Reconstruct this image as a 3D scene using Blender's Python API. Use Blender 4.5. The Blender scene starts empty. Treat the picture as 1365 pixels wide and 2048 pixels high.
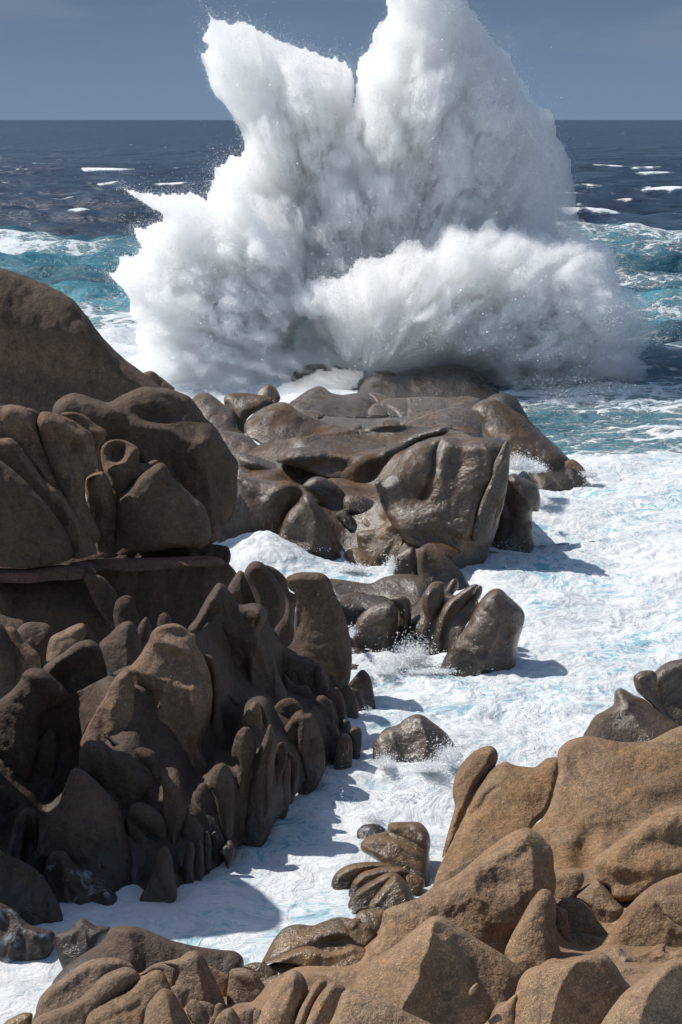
import bpy, math, random
import numpy as np
from mathutils.geometry import delaunay_2d_cdt
from mathutils import Vector

rng = np.random.default_rng(7)
scene = bpy.context.scene
COL = scene.collection

# ---------------------------------------------------------------- camera model
F = 3571.0; CX = 682.5; CY = 1024.0; CAM_Z = 12.0; PITCH = math.radians(12.4)
cp, sp = math.cos(PITCH), math.sin(PITCH)

def at(x, y, D):
    """world points seen in directions x, y (photo pixels) at distance D along the ground"""
    X = (x - CX) / F; U = -(y - CY) / F
    t = D / (cp + U * sp)
    return np.stack([X * t, D + 0 * X, CAM_Z + t * (U * cp - sp)], -1)

def W(y):
    """distance at which the sight line at pixel row y meets the sea"""
    return CAM_Z / math.tan(PITCH + math.atan((y - 1024.0) / F))

def Wn(y):
    return CAM_Z / np.tan(PITCH + np.arctan((y - 1024.0) / F))

cam = bpy.data.cameras.new("camera")
cam.sensor_fit = 'VERTICAL'; cam.sensor_height = 36.0; cam.lens = 36.0 * F / 2048.0
cam.clip_start = 0.5; cam.clip_end = 60000
camo = bpy.data.objects.new("camera", cam); COL.objects.link(camo)
camo.location = (0, 0, CAM_Z); camo.rotation_euler = (math.radians(90) - PITCH, 0, 0)
scene.camera = camo

# ---------------------------------------------------------------- noise
_perm = rng.permutation(256).astype(np.int64); _perm = np.concatenate([_perm, _perm])
_g = rng.normal(size=(256, 3)); _g /= np.linalg.norm(_g, axis=1)[:, None]

def perlin(p):
    i = np.floor(p).astype(np.int64); f = p - i; i &= 255
    u = f * f * f * (f * (f * 6 - 15) + 10)
    out = 0
    for dx in (0, 1):
        for dy in (0, 1):
            for dz in (0, 1):
                h = _perm[_perm[_perm[(i[:, 0] + dx) & 255] + ((i[:, 1] + dy) & 255)] + ((i[:, 2] + dz) & 255)]
                g = _g[h]
                d = g[:, 0] * (f[:, 0] - dx) + g[:, 1] * (f[:, 1] - dy) + g[:, 2] * (f[:, 2] - dz)
                wx = u[:, 0] if dx else 1 - u[:, 0]; wy = u[:, 1] if dy else 1 - u[:, 1]; wz = u[:, 2] if dz else 1 - u[:, 2]
                out = out + d * wx * wy * wz
    return out * 1.5

def fbm(p, oct=3, gain=.5, ridged=False):
    a = 1; s = 0; t = 0
    for o in range(oct):
        n = perlin(p * (2.03 ** o) + o * 17.3)
        if ridged: n = 1 - 2 * np.abs(n)
        s = s + a * n; t += a; a *= gain
    return s / t

def sstep(a, b, x):
    t = np.clip((x - a) / (b - a), 0, 1); return t * t * (3 - 2 * t)

# ---------------------------------------------------------------- node helpers
def new_mat(name):
    m = bpy.data.materials.new(name); m.use_nodes = True
    nt = m.node_tree
    for n in list(nt.nodes): nt.nodes.remove(n)
    return m, nt

class NT:
    def __init__(s, nt): s.nt = nt
    def n(s, t, ins=None, **kw):
        nd = s.nt.nodes.new(t)
        for k, v in kw.items(): setattr(nd, k, v)
        for k, v in (ins or {}).items():
            if hasattr(v, 'is_output') or isinstance(v, bpy.types.NodeSocket): s.nt.links.new(v, nd.inputs[k])
            else: nd.inputs[k].default_value = v
        return nd
    def math(s, op, a, b=None, c=None, clamp=False):
        d = {0: a}
        if b is not None: d[1] = b
        if c is not None: d[2] = c
        return s.n('ShaderNodeMath', d, operation=op, use_clamp=clamp).outputs[0]
    def noise(s, vec, scale, detail=4, rough=.55, dist=0):
        return s.n('ShaderNodeTexNoise', {'Vector': vec, 'Scale': scale, 'Detail': detail, 'Roughness': rough, 'Distortion': dist}).outputs['Fac']
    def ramp(s, v, a, b, lo=0., hi=1.):
        return s.n('ShaderNodeMapRange', {'Value': v, 'From Min': a, 'From Max': b, 'To Min': lo, 'To Max': hi}, interpolation_type='SMOOTHSTEP').outputs[0]
    def mix(s, f, a, b, blend='MIX'):
        nd = s.nt.nodes.new('ShaderNodeMix'); nd.data_type = 'RGBA'; nd.blend_type = blend
        for idx, v in ((0, f), (6, a), (7, b)):
            if isinstance(v, bpy.types.NodeSocket): s.nt.links.new(v, nd.inputs[idx])
            else: nd.inputs[idx].default_value = v if idx == 0 else (*v, 1)[:4]
        return nd.outputs[2]
    def link(s, a, b): s.nt.links.new(a, b)

def rock_mat(name, base, light, stain, wet=0., ochre=0., lichen=0., pale=0., film=0., tide=.55, salt=.0):
    m, nt = new_mat(name); T = NT(nt)
    geo = T.n('ShaderNodeNewGeometry'); P = geo.outputs['Position']
    sx = T.n('ShaderNodeSeparateXYZ', {0: P}); z = sx.outputs[2]
    n1 = T.noise(P, .55, 4, .6); n2 = T.noise(P, 3.2, 5, .6, .4); n3 = T.noise(P, 34., 2, .6); n4 = T.noise(P, 85., 1, .5)
    c = T.mix(T.ramp(n1, .36, .64), base, light)
    c = T.mix(T.math('MULTIPLY', T.ramp(n2, .5, .72), .7), c, stain)
    # downward weathering streaks
    mp = T.n('ShaderNodeMapping', {'Vector': P}); mp.inputs['Scale'].default_value = (2.6, 2.6, .35)
    st = T.noise(mp.outputs[0], 1.6, 4, .6, .3)
    c = T.mix(T.math('MULTIPLY', T.ramp(st, .52, .7), .45), c, stain)
    if ochre:
        no = T.noise(P, .9, 4, .6, .5)
        c = T.mix(T.math('MULTIPLY', T.ramp(no, .48, .66), ochre), c, (.30, .165, .06))
    if lichen:
        nl = T.noise(P, 1.7, 5, .7, 1.); 
        c = T.mix(T.math('MULTIPLY', T.ramp(nl, .62, .70), lichen), c, (.55, .19, .04))
    if pale:
        npl = T.noise(P, 1.3, 5, .65)
        c = T.mix(T.math('MULTIPLY', T.ramp(npl, .45, .7), pale), c, (.42, .33, .27))
    # granite grain: dark mica, pale feldspar
    n6 = T.noise(P, 9., 5, .7)
    c = T.mix(1., c, T.mix(T.ramp(n6, .34, .68), (.86, .86, .87), (1.22, 1.20, 1.17)), 'MULTIPLY')
    c = T.mix(T.math('MULTIPLY', T.ramp(n3, .42, .64), .6), c, T.mix(1., c, (1.8, 1.62, 1.45), 'MULTIPLY'))
    c = T.mix(T.math('MULTIPLY', T.ramp(n4, .56, .44), .4), c, (.035, .03, .027))
    if film:
        mpf = T.n('ShaderNodeMapping', {'Vector': P}); mpf.inputs['Scale'].default_value = (5., 2., .6)
        nf = T.noise(mpf.outputs[0], 2.2, 6, .7, .6); nb = T.noise(P, .5, 2)
        f = T.math('MULTIPLY', T.ramp(nf, .56, .72), T.ramp(nb, .5, .62))
        c = T.mix(T.math('MULTIPLY', f, film), c, (.6, .62, .63))
    # tide band: black wet weed and algae just above the water
    zz = T.math('ADD', z, T.math('MULTIPLY', T.math('SUBTRACT', n2, .5), .7))
    band = T.ramp(zz, tide, tide * .35)
    c = T.mix(T.math('MULTIPLY', band, .8), c, (.03, .024, .018))
    if salt:
        ns = T.noise(P, 2.4, 5, .7, 1.2)
        c = T.mix(T.math('MULTIPLY', T.ramp(ns, .52, .66), salt), c, (.42, .46, .5))
    nc = T.noise(P, .42, 2, .5, .1); mpc = T.n('ShaderNodeMapping', {'Vector': P}); mpc.inputs['Scale'].default_value = (1.1, .8, .35)
    nc2 = T.noise(mpc.outputs[0], .8, 2, .5, .1)
    cr = T.math('MAXIMUM', T.ramp(T.math('ABSOLUTE', T.math('SUBTRACT', nc, .47)), .003, .0), T.ramp(T.math('ABSOLUTE', T.math('SUBTRACT', nc2, .55)), .004, .0))
    cr = T.math('MULTIPLY', cr, T.ramp(n1, .5, .58))
    c = T.mix(T.math('MULTIPLY', cr, .18), c, (.02, .016, .013))
    bs = T.n('ShaderNodeBsdfPrincipled', {'Base Color': c})
    wn = T.ramp(T.noise(P, .8, 4, .6), .34, .52)
    wf = T.math('MAXIMUM', T.math('MULTIPLY', wn, wet), T.math('MULTIPLY', band, .8))
    T.link(T.ramp(wf, 0, 1, .85, .26), bs.inputs['Roughness'])
    T.link(T.math('MULTIPLY_ADD', wf, .45, .25), bs.inputs['Specular IOR Level'])
    h = T.math('ADD', T.math('MULTIPLY', n2, .035), T.math('ADD', T.math('MULTIPLY', n3, .016), T.math('MULTIPLY', n4, .006)))
    n5 = T.noise(P, 11., 4, .6); h = T.math('ADD', h, T.math('MULTIPLY', n5, .034)); h = T.math('SUBTRACT', T.math('MULTIPLY', h, T.math('SUBTRACT', 1., T.math('MULTIPLY', wf, .25))), T.math('MULTIPLY', cr, .006))
    bp = T.n('ShaderNodeBump', {'Height': h, 'Distance': 1.0, 'Strength': 1.})
    T.link(bp.outputs[0], bs.inputs['Normal'])
    out = T.n('ShaderNodeOutputMaterial', {'Surface': bs.outputs[0]})
    return m

M = {}
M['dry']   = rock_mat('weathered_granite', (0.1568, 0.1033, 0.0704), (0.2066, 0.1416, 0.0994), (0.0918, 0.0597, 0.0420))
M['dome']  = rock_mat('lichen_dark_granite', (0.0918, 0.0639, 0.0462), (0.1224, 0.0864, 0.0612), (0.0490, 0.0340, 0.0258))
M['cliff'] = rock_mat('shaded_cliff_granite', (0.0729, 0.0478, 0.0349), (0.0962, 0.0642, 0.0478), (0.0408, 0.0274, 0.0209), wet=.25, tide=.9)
M['red']   = rock_mat('reddish_ledge_granite', (0.1360, 0.0760, 0.0560), (0.1680, 0.1000, 0.0760), (0.0800, 0.0480, 0.0376))
M['wet']   = rock_mat('wet_promontory_granite', (0.0782, 0.0517, 0.0340), (0.1122, 0.0748, 0.0490), (0.0408, 0.0278, 0.0198), wet=1., ochre=.25, film=.35, tide=.8)
M['dark']  = rock_mat('soaked_dark_granite', (.032, .026, .022), (.05, .04, .032), (.02, .017, .015), wet=.9, tide=.5)
M['pool']  = rock_mat('water_filmed_granite', (0.0612, 0.0442, 0.0326), (0.0884, 0.0659, 0.0490), (0.0408, 0.0306, 0.0238), wet=1.3, film=.6)
M['gold']  = rock_mat('golden_wet_granite', (0.1120, 0.0708, 0.0347), (0.1517, 0.1011, 0.0506), (0.0506, 0.0325, 0.0181), wet=.9, ochre=.4, tide=.16)
M['warm']  = rock_mat('warm_foreground_granite', (0.2043, 0.1324, 0.0757), (0.2649, 0.1778, 0.1060), (0.1249, 0.0795, 0.0470), ochre=.35, pale=.15)
M['pink']  = rock_mat('pale_pink_granite', (0.2219, 0.1465, 0.0902), (0.2847, 0.1982, 0.1257), (0.1405, 0.0902, 0.0562), lichen=.35, ochre=.2, pale=.15)
M['grey']  = rock_mat('grey_brown_granite', (0.1720, 0.1204, 0.0826), (0.2270, 0.1651, 0.1170), (0.1101, 0.0757, 0.0516), pale=.2)
M['lich']  = rock_mat('orange_lichen_granite', (0.2047, 0.1389, 0.0877), (0.2632, 0.1827, 0.1207), (0.1316, 0.0841, 0.0512), lichen=.8, ochre=.3)
M['soaked']= rock_mat('foam_streaked_granite', (.05, .037, .028), (.075, .055, .041), (.028, .021, .017), wet=.45, salt=.5, tide=.3)
M['stream']= rock_mat('water_streaming_granite', (0.0816, 0.0578, 0.0374), (0.1156, 0.0850, 0.0578), (0.0476, 0.0340, 0.0238), wet=1.2, film=1., tide=.2)

# ---------------------------------------------------------------- tagging
def tag(o, label=None, cat=None, group=None, kind=None):
    if label: o['label'] = label
    if cat: o['category'] = cat
    if group: o['group'] = group
    if kind: o['kind'] = kind
    return o

def mesh_obj(name, V, Fc, mat, parent=None, smooth=True):
    me = bpy.data.meshes.new(name)
    V = np.ascontiguousarray(V, np.float32); Fc = np.ascontiguousarray(Fc, np.int32)
    k = Fc.shape[1]
    me.vertices.add(len(V)); me.vertices.foreach_set('co', V.ravel())
    me.loops.add(Fc.size); me.loops.foreach_set('vertex_index', Fc.ravel())
    me.polygons.add(len(Fc)); me.polygons.foreach_set('loop_start', np.arange(0, Fc.size, k, dtype=np.int32))
    me.polygons.foreach_set('loop_total', np.full(len(Fc), k, np.int32))
    if smooth: me.polygons.foreach_set('use_smooth', np.ones(len(Fc), bool))
    me.update(calc_edges=True)
    me.materials.append(mat)
    o = bpy.data.objects.new(name, me); COL.objects.link(o)
    if parent is not None:
        o.parent = parent; o.matrix_parent_inverse = parent.matrix_basis.inverted()
    return o

# ---------------------------------------------------------------- rock builder
REG = dict(A=(0, 720), B=(400, 700), C=(750, 700), D=(650, 1060), E=(0, 1100), F=(300, 1100), G=(0, 1400),
           H=(200, 1300), I=(0, 1700), J=(450, 1600), K=(865, 1300), L=(865, 1600))

def pts(reg, s):
    a = np.array([[float(v) for v in q.split(',')] for q in s.split()])
    if reg == 'full': return a
    if reg == 'Z': return a / 1.95 + np.array([0, 520])
    return a / 2.73 + np.array(REG[reg])

def spline(P, step, closed=True):
    n = len(P); out = []
    for i in range(n if closed else n - 1):
        if closed: p0, p1, p2, p3 = P[i - 1], P[i], P[(i + 1) % n], P[(i + 2) % n]
        else: p0, p1, p2, p3 = P[max(i - 1, 0)], P[i], P[i + 1], P[min(i + 2, n - 1)]
        # centripetal-ish: tangents scaled by chord length to stay clear of loops
        d = np.linalg.norm(p2 - p1); d0 = max(np.linalg.norm(p1 - p0), 1e-3); d2 = max(np.linalg.norm(p3 - p2), 1e-3)
        m1 = (p2 - p0) / (d + d0) * d; m2 = (p3 - p1) / (d + d2) * d
        k = max(1, int(round(d / step)))
        t = (np.arange(k) / k)[:, None]
        out.append((2*t**3-3*t**2+1)*p1 + (t**3-2*t**2+t)*m1 + (-2*t**3+3*t**2)*p2 + (t**3-t**2)*m2)
    if not closed: out.append(P[-1:])
    return np.concatenate(out)

def inside(P, poly):
    x, y = P[:, 0], P[:, 1]; c = np.zeros(len(P), bool); n = len(poly); j = n - 1
    for i in range(n):
        xi, yi = poly[i]; xj, yj = poly[j]
        if yi != yj:
            c ^= ((yi > y) != (yj > y)) & (x < (xj - xi) * (y - yi) / (yj - yi) + xi)
        j = i
    return c

def softdist(P, B, wts=None):
    """smooth distance to the outline, from inverse-power sums over its samples"""
    nx = np.roll(B, -1, 0); mid = (B + nx) / 2; s = np.linalg.norm(nx - B, axis=1)
    sw = s if wts is None else s * wts
    out = np.empty(len(P))
    for a in range(0, len(P), 4000):
        d2 = ((P[a:a+4000, None, :] - mid[None]) ** 2).sum(-1) + (s[None] * .35) ** 2
        out[a:a+4000] = ((sw[None] / d2 ** 2).sum(1) / (math.pi / 2)) ** (-1/3)
    return out

def polydist(P, L):
    best = np.full(len(P), 1e9); sgn = np.ones(len(P))
    for a, b in zip(L[:-1], L[1:]):
        d = b - a; l2 = (d * d).sum() + 1e-9
        t = np.clip(((P - a) @ d) / l2, 0, 1); q = a + t[:, None] * d
        r = np.linalg.norm(P - q, axis=1); cr = d[0] * (P[:, 1] - a[1]) - d[1] * (P[:, 0] - a[0])
        m = r < best; best[m] = r[m]; sgn[m] = np.sign(cr[m])
    return best, sgn

def triang(poly, step, jit=.25):
    x0, y0 = poly.min(0); x1, y1 = poly.max(0)
    ys = np.arange(y0, y1, step * .87); G = []
    for k, yy in enumerate(ys):
        xs = np.arange(x0 + (k % 2) * step / 2, x1, step); G.append(np.stack([xs, np.full(len(xs), yy)], -1))
    G = np.concatenate(G); G = G + rng.uniform(-jit, jit, G.shape) * step
    G = G[inside(G, poly)]
    if len(G):
        dmin = np.full(len(G), 1e9)
        for a in range(0, len(poly), 64):
            dmin = np.minimum(dmin, np.sqrt(((G[:, None] - poly[None, a:a+64]) ** 2).sum(-1)).min(1))
        G = G[dmin > step * .5]
    V = np.concatenate([poly, G]); n = len(poly)
    r = delaunay_2d_cdt([Vector(v) for v in V.tolist()], [(i, (i + 1) % n) for i in range(n)], [], 1, 1e-6)
    V2 = np.array([tuple(v) for v in r[0]])
    Fc = np.array([f for f in r[2] if len(f) == 3])
    # the outline vertices
    cnt = {}
    for f in r[2]:
        for i in range(3):
            e = tuple(sorted((f[i], f[(i + 1) % 3]))); cnt[e] = cnt.get(e, 0) + 1
    bd = np.zeros(len(V2), bool)
    for e, c in cnt.items():
        if c == 1: bd[e[0]] = bd[e[1]] = True
    return V2, Fc, bd

QUAL = 1.0
LOBES = []
def mass_field(lo, hi, rise):
    """depth of the parent rock: blends the planes its bulges sit on"""
    L = [l for l in LOBES if lo <= l[2] <= hi]
    def f(V):
        num = np.zeros(len(V)); den = np.full(len(V), 1e-30)
        for c, ext, D, lean, yb, mx, b in L:
            q = ((V[:, 0] - c[0]) / (ext[0] * .36 + 4)) ** 2 + ((V[:, 1] - c[1]) / (ext[1] * .36 + 4)) ** 2
            w = np.exp(-np.minimum(q, 60))
            num += w * (D + lean * (yb - V[:, 1]) * D / F - rise * mx * D / F); den += w
        return num / den
    return f
def lobe(reg, s, D, lean=.3, feats=(), mat='dry', b=1., R=None, ext=0, step=None, amp=1.2, back=1., name='rock_lobe', parent=None, ext_off=False, foot=.0004, field=None):
    raw = pts(reg, s)
    if D > W(raw[:, 1].max()) - 1.4 and D < 66 and not ext_off: ext = max(ext, (720. if D < 38 else 1150.) / D)
    if ext:
        y0, y1 = raw[:, 1].min(), raw[:, 1].max()
        w = sstep(y0 + (y1 - y0) * .62, y1, raw[:, 1]); raw = raw.copy(); raw[:, 1] += ext * w
        yb = y1
    else: yb = raw[:, 1].max()
    size = math.sqrt((np.ptp(raw[:, 0]) * np.ptp(raw[:, 1])))
    st = step or min(max(size / 45, 2.6), 4.6); st *= QUAL
    poly = spline(raw, st)
    # small irregularities along the outline
    px = D / F
    if size > 30:
        nn = perlin(np.stack([poly[:, 0] / 23., poly[:, 1] / 23., np.full(len(poly), D)], -1)) * min(size / 160., 1.6)
        ctr = poly.mean(0); dv = poly - ctr; dv /= np.linalg.norm(dv, axis=1)[:, None] + 1e-6
        poly = poly + dv * nn[:, None]
    V, Fc, bd = triang(poly, st)
    # the foot stands on (or runs down behind) something, so it does not round away
    tg = np.roll(poly, -1, 0) - np.roll(poly, 1, 0); area = .5 * np.sum(poly[:, 0] * np.roll(poly[:, 1], -1) - np.roll(poly[:, 0], -1) * poly[:, 1])
    ny = -tg[:, 0] / (np.linalg.norm(tg, axis=1) + 1e-9) * np.sign(area)      # downward part of the outward normal
    hgt = (poly[:, 1] - poly[:, 1].min()) / np.ptp(poly[:, 1])
    dn = sstep(.25, .8, ny) * sstep(.35, .7, hgt)
    wts = foot ** dn
    phi = softdist(V, poly, wts)
    if bd.any():
        near = ((V[bd][:, None] - poly[None]) ** 2).sum(-1).argmin(1)
        phi[bd] = np.where(dn[near] < .25, 0, phi[bd] * sstep(.25, .8, dn[near]))
    mx = phi.max()
    R1 = mx * 1.02; R2 = min(mx, R if R else max(14., mx * .35))
    dome = lambda r: np.sqrt(np.maximum(r * r - (r - np.minimum(phi, r)) ** 2, 0))
    if mat == 'cliff': b = b * .8
    h = b * (.48 * dome(R1) * (1 if mx < 60 else (60 / mx) ** .35) + .5 * dome(R2))
    hb = back * (.9 * dome(R1) + .3 * dome(R2))
    fade = sstep(0, 12, phi)
    for f in feats:
        if f[0] == 'r':
            Lp = spline(pts(reg, f[1]), 6, False)
            wob = perlin(np.stack([V[:, 0] / 30., V[:, 1] / 30., np.full(len(V), 3. + D)], -1)) * 3
            d, sg = polydist(V, Lp); wdt = np.where(sg > 0, f[3], f[4])
            bst = (3. if D < 21 else 2.3 if D < 25.5 else 1.35) if abs(f[2]) > 5 and f[2] > 0 else 1.
            wdt = wdt * (1.25 if D < 25.5 and f[2] > 5 else 1.)
            h = h + f[2] * bst * np.exp(-np.maximum(np.sqrt(d * d + 3.) + wob * .35 - 1.7, 0) / wdt) * fade
        elif f[0] == 'g':                       # smooth groove or roll
            d, sg = polydist(V, spline(pts(reg, f[1]), 6, False))
            h = h + f[2] * np.exp(-(d / f[3]) ** 2) * fade
        elif f[0] == 'd':
            c = pts(reg, f[1])[0]; q = ((V[:, 0] - c[0]) / f[2]) ** 2 + ((V[:, 1] - c[1]) / f[3]) ** 2
            h = h + f[4] * np.exp(-q ** (f[5] if len(f) > 5 else 1.)) * fade
        elif f[0] == 'p':                       # tilt the surface: metres per metre along x
            h = h + f[1] * (V[:, 0] - V[:, 0].mean())
    P0 = at(V[:, 0], V[:, 1], D + lean * (yb - V[:, 1]) * px)
    # natural relief, in metres
    sc = min(1., D / 40.)                     # nearer stones show relief at a smaller scale
    q = P0 * np.array([1., .8, 1.]) / sc ** .8
    n = .17 * fbm(q * .55 + 5, 3) + .050 * fbm(q * 1.9, 3) - .05 * np.maximum(fbm(q * 1.1 + 9, 3, ridged=True) - .45, 0) + .012 * fbm(q * 6.5, 2)
    # weathering: rounded swells parted by creases, drawn out down the face on the cliff
    fz = np.array([1.25, .9, .42]) if mat in ('cliff', 'soaked') else np.array([.8, .7, .75])
    wp = q + .35 * np.stack([perlin(q * .9 + 3), perlin(q * .9 + 13), perlin(q * .9 + 23)], -1)
    n += .15 * (np.abs(perlin(wp * fz * 1.15 + 31)) - .3) + .055 * (np.abs(perlin(wp * fz * 2.9 + 41)) - .3)
    n += .02 * (np.abs(perlin(wp * 6. + 51)) - .3)
    n *= min(1., max(.35, mx * px * 2.2 / sc)) * amp * sc ** 1.25 * (.6 if mat in ('wet', 'pool', 'stream', 'gold') else 1.)
    plane = D + lean * (yb - V[:, 1]) * px
    if field is not None: plane = field(V)
    else: LOBES.append((raw.mean(0), np.ptp(raw, axis=0), D, lean, yb, mx, b))
    Yd = plane - h * px - n * sstep(0, 8, phi)
    front = at(V[:, 0], V[:, 1], Yd)
    Yb = plane + hb * px
    ki = ~bd; idx = np.full(len(V), -1); idx[ki] = np.arange(ki.sum()) + len(V); idx[bd] = np.nonzero(bd)[0]
    bk = at(V[ki, 0], V[ki, 1], Yb[ki])
    allV = np.concatenate([front, bk]); allF = np.concatenate([Fc[:, ::-1], idx[Fc]])
    # put the faces outwards: front faces look at the camera
    t = allF[0]; nrm = np.cross(allV[t[1]] - allV[t[0]], allV[t[2]] - allV[t[0]])
    if nrm[1] > 0: allF = allF[:, ::-1]
    return mesh_obj(name, allV, allF, M[mat], parent)

def rock(name, label, cat, lobes, group=None, kind=None):
    """lobes: list of dicts. One lobe -> one mesh; several -> an Empty with the lobes as its parts."""
    if len(lobes) == 1:
        l = dict(lobes[0]); l.pop('name', None)
        o = lobe(name=name, **l)
    else:
        l0 = lobes[0]; c = pts(l0['reg'], l0['s']); p = at(np.array([c[:, 0].mean()]), np.array([c[:, 1].max()]), np.array([l0['D']]))[0]
        o = bpy.data.objects.new(name, None); COL.objects.link(o); o.location = p; o.empty_display_size = .3
        for l in lobes: lobe(parent=o, **l)
    if kind: tag(o, kind=kind)
    else: tag(o, label, cat, group)
    return o

def Lb(reg, s, D, lean=.3, feats=(), mat='dry', name='rock_lobe', **kw):
    return dict(reg=reg, s=s, D=D, lean=lean, feats=feats, mat=mat, name=name, **kw)
# ================================================================ bedrock behind the traced forms
def base(name, D, reg, s, lean, mat, b=.5, **kw):
    o = lobe(reg, s, D, lean, (), mat, name=name, step=6, b=b, ext_off=True, foot=1., field=kw.pop('field', None) or (lambda V: D + lean * (pts(reg, s)[:, 1].max() - V[:, 1]) * D / F), **kw); tag(o, kind='structure'); return o
base('bedrock', 40.4, 'full', "-60,1050 100,1062 330,1085 452,1092 462,1115 440,1150 300,1160 -60,1190", .8, 'cliff')
base('bedrock', 68.0, 'full', "560,860 600,820 700,800 850,800 960,800 1020,830 1050,870 1000,900 850,900 700,895 600,890", 2.0, 'pool')

# ================================================================ promontory, far end
rock('sea_rock', 'low black wave-washed rock peeking out of the surf below the turquoise gap', 'rock', [
  Lb('full', "583,764 590,742 612,730 650,728 690,735 722,750 700,768 640,772", 80, 1.0, mat='dark', amp=.6)])
rock('sea_rock', 'broad black wet hump at the seaward tip, half lost in the spray', 'rock', [
  Lb('full', "715,795 722,772 735,755 755,742 780,742 802,752 835,746 870,734 905,728 938,735 968,758 990,776 1006,796 990,806 900,808 800,806", 76, 1.6, (('g', "0,0 1,1", 0, 5),), 'dark', amp=.8)])
rock('sea_rock', 'small dark shoulder rock right of the black hump, sloping to the sea', 'rock', [
  Lb('full', "972,802 985,790 1008,786 1030,794 1045,815 1057,842 1040,852 1000,846 975,825", 70.5, 1.0, mat='dark', amp=.7)])
rock('sea_rock', 'small dark peaked rock at the surf edge left of the white backwash', 'rock', [
  Lb('B', "310,240 335,205 375,185 400,195 430,230 440,270 400,305 350,290 310,270", 72, .8, mat='wet', amp=.7)])
rock('boulder', 'low brown hump with a small knob beside the backwash', 'boulder', [
  Lb('B', "490,295 530,262 560,240 600,215 650,197 680,205 720,235 780,245 830,238 880,230 915,240 950,265 980,300 1030,335 1030,365 900,372 700,370 600,345 540,335", 67.5, 2.0, (('g', "560,240 620,245 680,225 730,250", -5, 5), ('g', "560,330 700,300 850,290", 6, 18)), 'pool', amp=1.)])
rock('boulder', 'little round stone wedged between the hump and the veined slab', 'boulder', [
  Lb('B', "915,240 960,233 1010,248 1045,270 1015,292 980,297 950,268", 69, 1.6, mat='wet', amp=.5),
  Lb('B', "915,330 940,300 965,290 1000,305 1035,340 1025,358 960,358 920,350", 66.5, 1.6, mat='wet', amp=.5)])
rock('boulder', 'long flat slab crossed by white trickles below the black hump', 'boulder', [
  Lb('C', "25,292 70,265 150,262 280,255 400,262 480,252 550,258 578,275 530,330 480,338 400,340 300,350 150,366 80,355", 66.5, 2.2, (('r', "165,262 180,300 175,350", -7, 5, 5), ('r', "290,258 370,290 400,330", -7, 6, 6), ('r', "20,270 80,320 130,360", -6, 5, 5), ('r', "480,252 450,280 410,300", -5, 5, 5)), 'stream', amp=1.)])
rock('boulder', 'wide wet sheet of rock with a thin raised rim across the middle of the point', 'boulder', [
  Lb('B', "640,372 760,366 900,378 1000,372 1100,366 1200,342 1290,322 1335,330 1270,365 1170,408 1095,440 1000,470 850,480 740,475 690,440", 62.0, 3.0, (('g', "1090,395 1180,360 1300,330", 9, 8), ('g', "960,410 1040,390 1080,400", 7, 10)), 'pool', amp=.7),
  Lb('B', "540,335 600,328 650,335 675,360 640,372 580,365", 64, 1.5, mat='wet', amp=.5, name='rock_knob'),
  Lb('B', "960,412 990,388 1040,376 1075,384 1095,412 1050,425 1000,424", 61.0, 1.5, mat='wet', amp=.4, name='rock_knob'),
  Lb('B', "1085,400 1120,375 1200,345 1290,322 1335,330 1270,362 1180,395 1110,418", 61.5, 1.2, mat='wet', amp=.4, name='rock_rim')])
rock('boulder', 'speckled domed boulder on top of the point, left of the long slope', 'boulder', [
  Lb('C', "150,425 200,385 260,360 320,338 380,320 440,312 510,325 560,370 585,420 580,478 520,485 470,495 400,480 250,450", 58.0, 1.7, (('d', "470,400", 45, 22, 8),), 'wet', amp=1.)])
rock('boulder', 'long brown slope running down right to the sea, tipped with rusty weed', 'boulder', [
  Lb('C', "520,330 560,285 620,268 680,278 760,330 830,370 870,410 930,470 1000,530 1070,590 1120,620 1168,685 1100,702 960,716 900,704 860,664 800,604 740,594 690,540 600,480 575,420 545,365", 60.3, .85, (('r', "600,275 720,330 860,430 1000,560 1120,650", 9, 60, 8), ('g', "880,640 960,660 1050,640", -8, 16), ('g', "740,560 860,600", -6, 14)), 'wet', amp=1.1, ext=26),
  Lb('C', "1010,640 1040,610 1080,596 1120,622 1150,655 1172,690 1120,700 1050,695 1015,680", 59.9, .8, (), 'lich', amp=.6, b=.3, ext_off=True, foot=1., name='weed_covered_toe')])

# ---------------------------------------------------------------- promontory, left shoulder
rock('boulder', 'smooth pale-topped slab at the left end of the point, beside the headland boulder', 'boulder', [
  Lb('B', "-60,300 -20,245 0,235 35,230 70,248 130,295 185,330 200,420 260,480 200,560 120,540 60,470 0,400", 61, 1.5, (), 'wet', amp=1.),
  Lb('B', "60,460 100,440 200,450 270,475 330,530 380,570 425,612 380,650 300,640 200,620 120,560", 57, 1.3, (), 'wet', amp=.8, name='lower_slab')])
rock('boulder', 'square-shouldered block with a rolled-over toe on the left skyline of the point', 'boulder', [
  Lb('B', "130,278 145,245 180,235 250,236 330,245 390,262 398,295 350,330 290,350 255,385 248,455 215,445 188,405 185,370 150,325", 63, .9, (('g', "190,400 230,330 330,300", 10, 12), ('g', "150,300 190,360", -6, 8)), 'wet', amp=.8)])
rock('boulder', 'saddle-shaped boulder with a glossy hollow top and a blunt right horn', 'boulder', [
  Lb('B', "243,430 250,395 300,345 370,305 430,286 480,290 530,322 600,357 700,400 790,408 860,398 890,430 850,458 770,492 720,508 640,515 540,520 480,545 425,575 380,545 300,495 250,458", 59.5, 1.25, (('g', "280,400 400,330 480,300", 8, 14), ('g', "700,470 800,435 880,415", 14, 10), ('g', "560,400 700,420 800,415", -12, 12), ('d', "600,480", 30, 14, -8)), 'wet', amp=.9)])
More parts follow.
